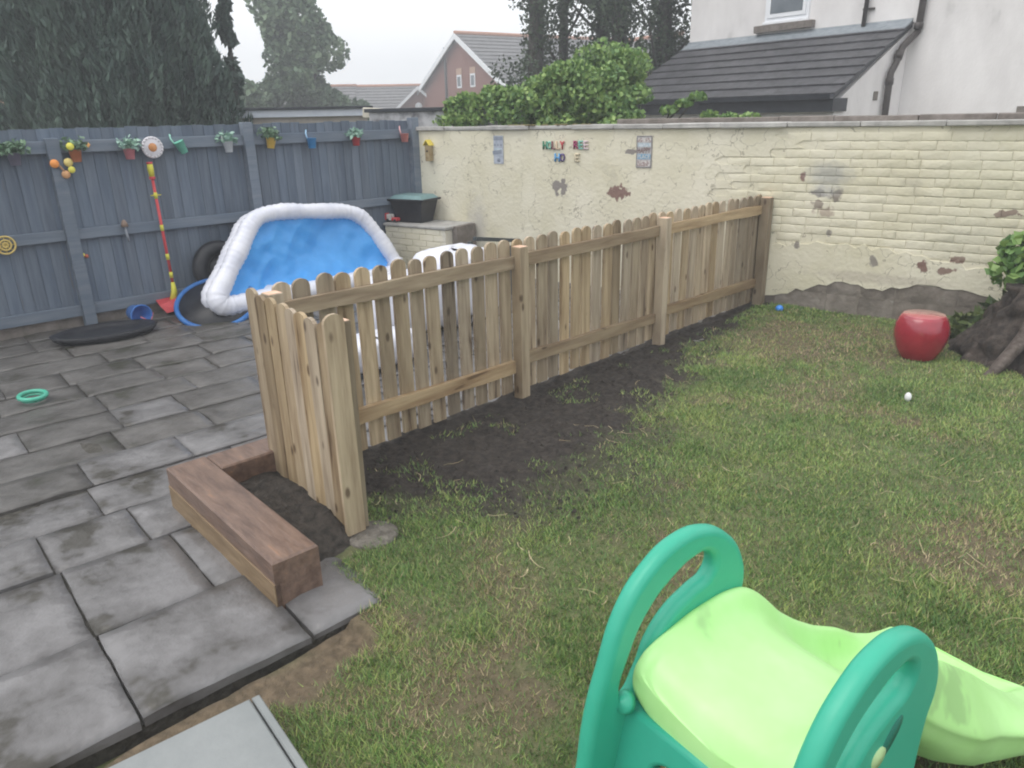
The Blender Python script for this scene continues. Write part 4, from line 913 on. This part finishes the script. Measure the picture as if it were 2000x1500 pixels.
# ridge runs away to the right; local y along ridge, x across the gable
gh.rotation_euler = (0, 0, R(-12))
HW = 5.8; ez, az = 3.75, 7.05
gw_ = MB().prism([(-HW, -.2), (HW, -.2), (HW, ez), (0, az-.12), (-HW, ez)], 0, 14, 'y').obj('wall', m_farbrick, gh)
def slope(sgn, nm):
    b = MB(); L = math.hypot(HW+.5, (az-ez)*(HW+.5)/HW); rows = 14
    for j in range(rows):
        f0, f1 = j/rows, (j+1)/rows; x0, x1 = sgn*(HW+.5)*(1-f0), sgn*(HW+.5)*(1-f1); zz = lambda x: az-(az-ez)*abs(x)/HW
        b.add([(x0, -.35, zz(x0)+.12), (x0, 14.3, zz(x0)+.12), (x1, 14.3, zz(x1)+.05), (x1, -.35, zz(x1)+.05), (x0, -.35, zz(x0)-.02), (x0, 14.3, zz(x0)-.02)], [[0, 1, 2, 3], [0, 4, 5, 1]])
    return b.obj('roof', m_farroof, gh)
r1 = slope(1, 'r'); slope(-1, 'l')
MB().tube([(0, -.35, az+.1), (0, 14.3, az+.1)], .14, 8).obj('ridge_tiles', m_terra, r1)
for sg in (-1, 1): MB().add([(0, -.4, az+.08), (sg*(HW+.55), -.4, az+.08-(az-ez)*(HW+.55)/HW), (sg*(HW+.55), -.4, az-.28-(az-ez)*(HW+.55)/HW), (0, -.4, az-.28), (0, -.33, az+.08), (sg*(HW+.55), -.33, az+.08-(az-ez)*(HW+.55)/HW), (sg*(HW+.55), -.33, az-.28-(az-ez)*(HW+.55)/HW), (0, -.33, az-.28)], BF).obj('bargeboard', m_upvc, gh)
for xx in (-.45, 1.35):
    w_ = MB().box(xx, xx+.62, -.04, .02, 3.7, 4.55).obj('window', m_upvc, gh); MB().box(xx+.12, xx+.5, -.06, -.039, 3.82, 4.43).obj('pane', m_glass, w_)
    MB().box(xx-.05, xx+.67, -.03, .01, 4.56, 4.95).obj('lintel', m_orangebrick, gh)
MB().tube([(-1.9, -.1, 0), (-1.9, -.1, 6.4)], .09, 8).obj('drainpipe', m_pipe, gh)
MB().box(HW-.2, HW+6.0, 5.5, 12, -.2, 4.2).obj('side_wing', m_farbrick, gh)
MB().prism([(5.0, 4.2), (8.75, 6.3), (12.5, 4.2)], HW-2, HW+6.3, 'x').obj('wing_roof', m_farroof, gh)
MB().tube([(HW-2, 8.75, 6.35), (HW+6.3, 8.75, 6.35)], .14, 8).obj('wing_ridge', m_terra, gh)
def bungalow(name, loc, rz, W, L, ez, az, label, dormer=None):
    e = empty(name, loc, rz, label, 'house')
    MB().box(-L/2, L/2, 0, W, -.2, ez).obj('wall', m_farbrick, e)
    b = MB(); rows = 9
    for j in range(rows):
        f0, f1 = j/rows, (j+1)/rows; y0, y1 = -.4+(W/2+.4)*f0, -.4+(W/2+.4)*f1; z0, z1 = ez+(az-ez)*f0, ez+(az-ez)*f1
        b.add([(-L/2-.3, y0, z0+.1), (L/2+.3, y0, z0+.1), (L/2+.3, y1, z1+.03), (-L/2-.3, y1, z1+.03), (-L/2-.3, y0, z0-.02), (L/2+.3, y0, z0-.02)], [[0, 1, 2, 3], [4, 5, 1, 0]])
    b.add([(-L/2-.3, W/2, az), (L/2+.3, W/2, az), (L/2+.3, W+.4, ez), (-L/2-.3, W+.4, ez)], [[0, 1, 2, 3]])
    r = b.obj('roof', m_farroof, e); MB().tube([(-L/2-.3, W/2, az+.06), (L/2+.3, W/2, az+.06)], .13, 8).obj('ridge_tiles', m_terra, r)
    for dx, dw, dz in dormer or ():
        g = MB().prism([(dx-dw, ez-1.5), (dx+dw, ez-1.5), (dx+dw, ez+.1), (dx, dz-.1), (dx-dw, ez+.1)], -1.2, W/2, 'y').obj('gable', m_farbrick, e)
        gr_ = MB()
        for sg in (-1, 1): gr_.add([(dx, -1.6, dz+.05), (dx+sg*(dw+.4), -1.6, ez-.25), (dx+sg*(dw+.4), W/2, ez-.25), (dx, W/2, dz+.05), (dx, -1.6, dz-.1), (dx+sg*(dw+.4), -1.6, ez-.4), (dx+sg*(dw+.4), W/2, ez-.4), (dx, W/2, dz-.1)], BF)
        gr_.obj('gable_roof', m_farroof, e)
        for sg in (-1, 1): MB().add([(dx, -1.68, dz+.06), (dx+sg*(dw+.45), -1.68, ez-.3), (dx+sg*(dw+.45), -1.68, ez-.55), (dx, -1.68, dz-.2), (dx, -1.62, dz+.06), (dx+sg*(dw+.45), -1.62, ez-.3), (dx+sg*(dw+.45), -1.62, ez-.55), (dx, -1.62, dz-.2)], BF).obj('bargeboard', m_upvc, e)
        MB().lathe([(.001, 0), (.28, 0), (.28, .05), (.001, .05)], 12, cap=False).obj('round_vent', m_upvc, e, (dx, -1.21, ez+.45), (R(90), 0, 0))
        MB().box(dx-.8, dx+.8, -1.24, -1.19, ez-1.4, ez-.5).obj('window', m_glass, e)
bungalow('bungalow', (-48.6, 37.2, 0), R(50), 8, 9, 2.2, 4.25, 'far bungalow with a grey tiled roof and small front gable', [(1.9, 2.0, 4.0)])
bungalow('bungalow', (-52.2, 32.5, 0), R(50), 8, 5.2, 2.2, 4.3, 'far bungalow whose white trimmed gable shows beside the tall tree', [(.5, 2.6, 4.45)])
gr = empty('flat_roof_garage', (-11.95, 7.3, 0), math.atan2(1.74, 1.07), 'flat roofed garage with a pale blue white fascia beyond the grey fence', 'garage')
MB().box(-1.5, 1.0, .1, 4, -.2, 1.9).obj('wall', mat('garage_block', (.42, .38, .33), (.52, .48, .43), 5, .85), gr)
MB().box(-1.35, 1.05, -.02, .06, 1.90, 2.02, .004).obj('fascia', mat('garage_fascia', (.55, .6, .68), (.65, .69, .76), 3, .5), gr)
MB().box(-1.4, 1.1, -.08, 4.1, 2.022, 2.06, .004).obj('roof', m_fascia, gr)
lw = empty('outbuilding', (-8.55, 6.75, 0), math.atan2(1.05, 1.75), 'old grey outbuilding wall with flaking render and dark felt roof', 'outbuilding')
m_flake = mat('flaking_render', (.16, .16, .175), (.52, .52, .54), 3.2, .85, .5, ramp=(.40, .56), bumpscale=18)
MB().box(-.55, 1.62, 0, 1.2, -.2, 1.925).obj('wall', m_flake, lw); MB().box(-.6, 1.66, -.05, 1.25, 1.927, 1.975, .004).obj('felt_roof', m_fascia, lw)
tag(MB().box(-.05, .42, -.02, .2, 1.83, 1.97, .01).obj('roof_panel', mat('cream_panel', (.6, .56, .45), (.7, .66, .56), 8, .6), None, (-9.35, 6.5, .03), (0, R(4), R(40))), 'small cream panel at the end of the garage roof', 'panel')
bb_ = empty('orange_brick_building', (-23.2, 3.6, 0), R(75), 'orange brick building at the top left edge behind the conifer', 'building')
MB().box(-3, 3, 0, 5, -.2, 7).obj('wall', m_orangebrick, bb_)

# ------------------------------------------------------------------ trees and shrubs
def conifer():
    t = empty('conifer_tree', (-13.75, 4.88, 0), 0, 'huge dark dense conifer rising behind the grey fence', 'tree')
    MB().tube([(0, 0, -.2), (0, 0, 3), (.1, 0, 6.5)], [.35, .25, .1], 10).obj('trunk', m_bark, t)
    n = 110000; z = np.random.uniform(.8, 7.2, n); a = np.random.rand(n)*6.283
    prof = np.interp(z, [.8, 1.4, 2.2, 3.0, 4.2, 5.5, 7.2], [2.1, 1.92, 1.66, 1.47, 1.35, 1.1, .3])
    lump = 1+.12*(vnoise(a*2.2, z*1.1)-.5)*2+.17*(vnoise(a*7+9, z*1.5)-.5)*2+.10*(vnoise(a*19+9, z*3.2)-.5)*2
    r = prof*lump*(1-.25*np.random.rand(n)**2)
    C = np.stack([r*np.cos(a), r*np.sin(a), z], -1)
    out = np.stack([np.cos(a)*.35, np.sin(a)*.35, np.ones(n)], -1)+.35*np.random.randn(n, 3); out /= np.linalg.norm(out, axis=1)[:, None]
    side = np.cross(out, np.random.randn(n, 3)); side /= np.linalg.norm(side, axis=1)[:, None]
    s = (.035+.055*np.random.rand(n))[:, None]
    V = np.zeros((n, 4, 3)); V[:, 0] = C-out*s; V[:, 1] = C+side*s*.30; V[:, 2] = C+out*s*1.3; V[:, 3] = C-side*s*.30
    link('crown', fast_mesh('crown', V, 4), m_conifer, t)
    gx, gz = np.meshgrid(np.linspace(0, 6.2832, 160), np.linspace(.5, 7.0, 60), indexing='ij')
    pr = np.interp(gz, [.5, 1.4, 2.2, 3.0, 4.2, 5.5, 7.0], [2.0, 1.84, 1.58, 1.4, 1.28, 1.0, .1])*(1+.12*(vnoise(gx*2.2, gz*1.1)-.5)*2+.17*(vnoise(gx*7+9, gz*1.5)-.5)*2)*.84
    link('inner_foliage', grid_mesh('inner_foliage', pr*np.cos(gx), pr*np.sin(gx), gz), m_conifer, t)
conifer()
c, r = clumps((0, 0, 1.2), (.16, .16, 1.4), 24, .11)
tree('slender_conifer', (-14.2, 7.15, 2.35), [([(0, 0, -2.4), (.02, 0, 0), (0, .05, 2.4)], [.07, .05, .02])], [], c, r*np.array((.8, .8, 1.5)), 2200, .07, m_conifer, 'thin wispy conifer beside the huge dark conifer', aspect=2.2)
c1, r1_ = clumps((0, 0, 5.5), (1.9, 1.9, 2.2), 30, .55); c2, r2_ = clumps((-.1, 0, 3.3), (2.2, 2.2, 1.2), 26, .55)
tree('tall_tree', (-30.7, 18.6, 0), [([(0, 0, -.2), (.1, 0, 3), (0, .1, 6.5)], [.35, .24, .08])], [([(0, 0, 2.5), (1., .3, 4)], [.12, .04]), ([(0, 0, 2.8), (-1., -.4, 4.4)], [.12, .04]), ([(0, 0, 3.6), (.3, 1, 5.6)], [.1, .03])], np.vstack([c1, c2]), np.vstack([r1_, r2_]), 19000, .16, m_leaf3, 'tall pale broadleaf tree standing in the haze behind the garage', shell=.3)
c, r = clumps((0, 0, 2.2), (2.2, 2.2, .9), 24, .7)
tree('round_bush', (-30.5, 14.6, 0), [([(0, 0, -.2), (0, 0, 2)], [.2, .1])], [], c, r, 9000, .17, m_leaf3, 'hazy rounded bush between the dark conifer and tall tree', 'bush')
c, r = clumps((0, 0, 2.0), (1.8, 1.8, .7), 18, .6)
tree('low_bush', (-31.5, 20.6, 0), [([(0, 0, -.2), (0, 0, 1.6)], [.2, .1])], [], c, r, 6000, .17, m_leaf3, 'low hazy bush at the foot of the tall tree', 'bush')
# ivy-clad trunks left of the white house
spec = [(-12.8, 14.04, .30, 1.35, 'ivy clad tall tree at the left end of the row', .6), (-12.95, 15.23, .19, .45, 'slim pale trunk standing second in the row of tall trees', .15), (-12.2, 15.8, .24, 1.0, 'middle ivy clad tree in the row of tall trees', .7),
        (-11.3, 15.3, .3, 1.0, 'thick leaning ivy clad tree fourth in the row', .7), (-10.5, 15.85, .28, 1.1, 'ivy clad tall tree next to the white house', .7), (-9.9, 16.6, .22, 1.2, 'twiggy tree half hidden behind the white house', .5)]
for i, (x, y, tr_, cr_, lb, dens) in enumerate(spec):
    b_tr = [([(0, 0, -.2), (random.uniform(-.1, .1), 0, 3), (random.uniform(-.15, .15), .1, 8.5)], [tr_*.8, tr_*.62, tr_*.35])]; lim = []
    for k in range(7):
        z0 = random.uniform(2.2, 5.5); a = random.random()*6.28; L = random.uniform(.5, 1.1)
        lim.append(([(0, 0, z0), (math.cos(a)*L*.5, math.sin(a)*L*.5, z0+.5), (math.cos(a)*L, math.sin(a)*L, z0+1.2)], [.045, .03, .012]))
    zc = np.random.uniform(2.0, 8.2, 40); a = np.random.rand(40)*6.28; rr_ = np.random.rand(40)**.7*cr_*(.55 if i in (1,) else 1)
    cen = np.stack([rr_*np.cos(a), rr_*np.sin(a), zc], -1); rad = np.tile(np.array((.42, .42, .5)), (40, 1))
    core = np.stack([np.zeros(26), np.zeros(26), np.linspace(1.2, 8.2, 26)], -1)
    nle = int(17000*dens)
    if dens > .3: cen = np.vstack([cen, core]); rad = np.vstack([rad, np.tile(np.array((tr_*1.25, tr_*1.25, .3)), (26, 1))])
    tree('tall_tree', (x, y, 0), b_tr, lim, cen, rad, nle, .055, m_leaf2, lb, group='row of tall trees by the white house', shell=.25)
# climbing shrub heaped over the back of the wall
sc_, sr_ = [], []; random.seed(31)
for k in range(105):
    f = random.random()*.76; x = -8.1+2.75*f; y = 7.05+1.35*f+random.uniform(-.1, .55)
    top = np.interp(f, [0, .2, .35, .5, .65, .76], [2.08, 2.24, 2.36, 2.52, 2.45, 2.08])
    z = random.uniform(1.65, top-.10); sc_.append((x+7, y-7.8+.25*(z-1.6), z)); sr_.append((random.uniform(.12, .26), .2, random.uniform(.1, .2)))
for k in range(22):
    f = .40+.28*random.random(); sc_.append((-8.3+2.9*f+7+random.uniform(-.2, .2), .35+.5*f+random.uniform(.2, .7), random.uniform(2.1, 2.62))); sr_.append((.24, .22, .2))
sh = plant('climbing_shrub', (-7.0, 7.8, 0), sc_, sr_, 30000, .046, m_leaf1, 'bushy bright green climber heaped over the wall by the lean-to', 14, shell=.45, aspect=1.5)
plant('creeper_sprig', (-5.45, 8.45, 1.75), [(0, 0, .12), (.18, .05, .2), (.34, .1, .27), (.5, .1, .05), (.75, .15, .03), (1.0, .2, .02)], [(.12, .1, .05)]*6, 420, .055, m_leaf1, 'sprig of green creeper trailing in front of the black fascia', 3)

# ------------------------------------------------------------------ rain haze
hz = MB().box(-118, 118, -118, 118, -1.95, 11.5).obj('haze', None); struct(hz, 'stuff'); tag(hz, 'thin grey rain haze filling the air', 'haze')
mh = bpy.data.materials.new('rain_haze'); mh.use_nodes = True; mh.node_tree.nodes.clear()
ho = mh.node_tree.nodes.new('ShaderNodeOutputMaterial'); pv = mh.node_tree.nodes.new('ShaderNodeVolumePrincipled')
pv.inputs['Color'].default_value = (.92, .95, 1, 1); pv.inputs['Density'].default_value = .0075; mh.node_tree.links.new(pv.outputs[0], ho.inputs['Volume']); hz.data.materials.append(mh)
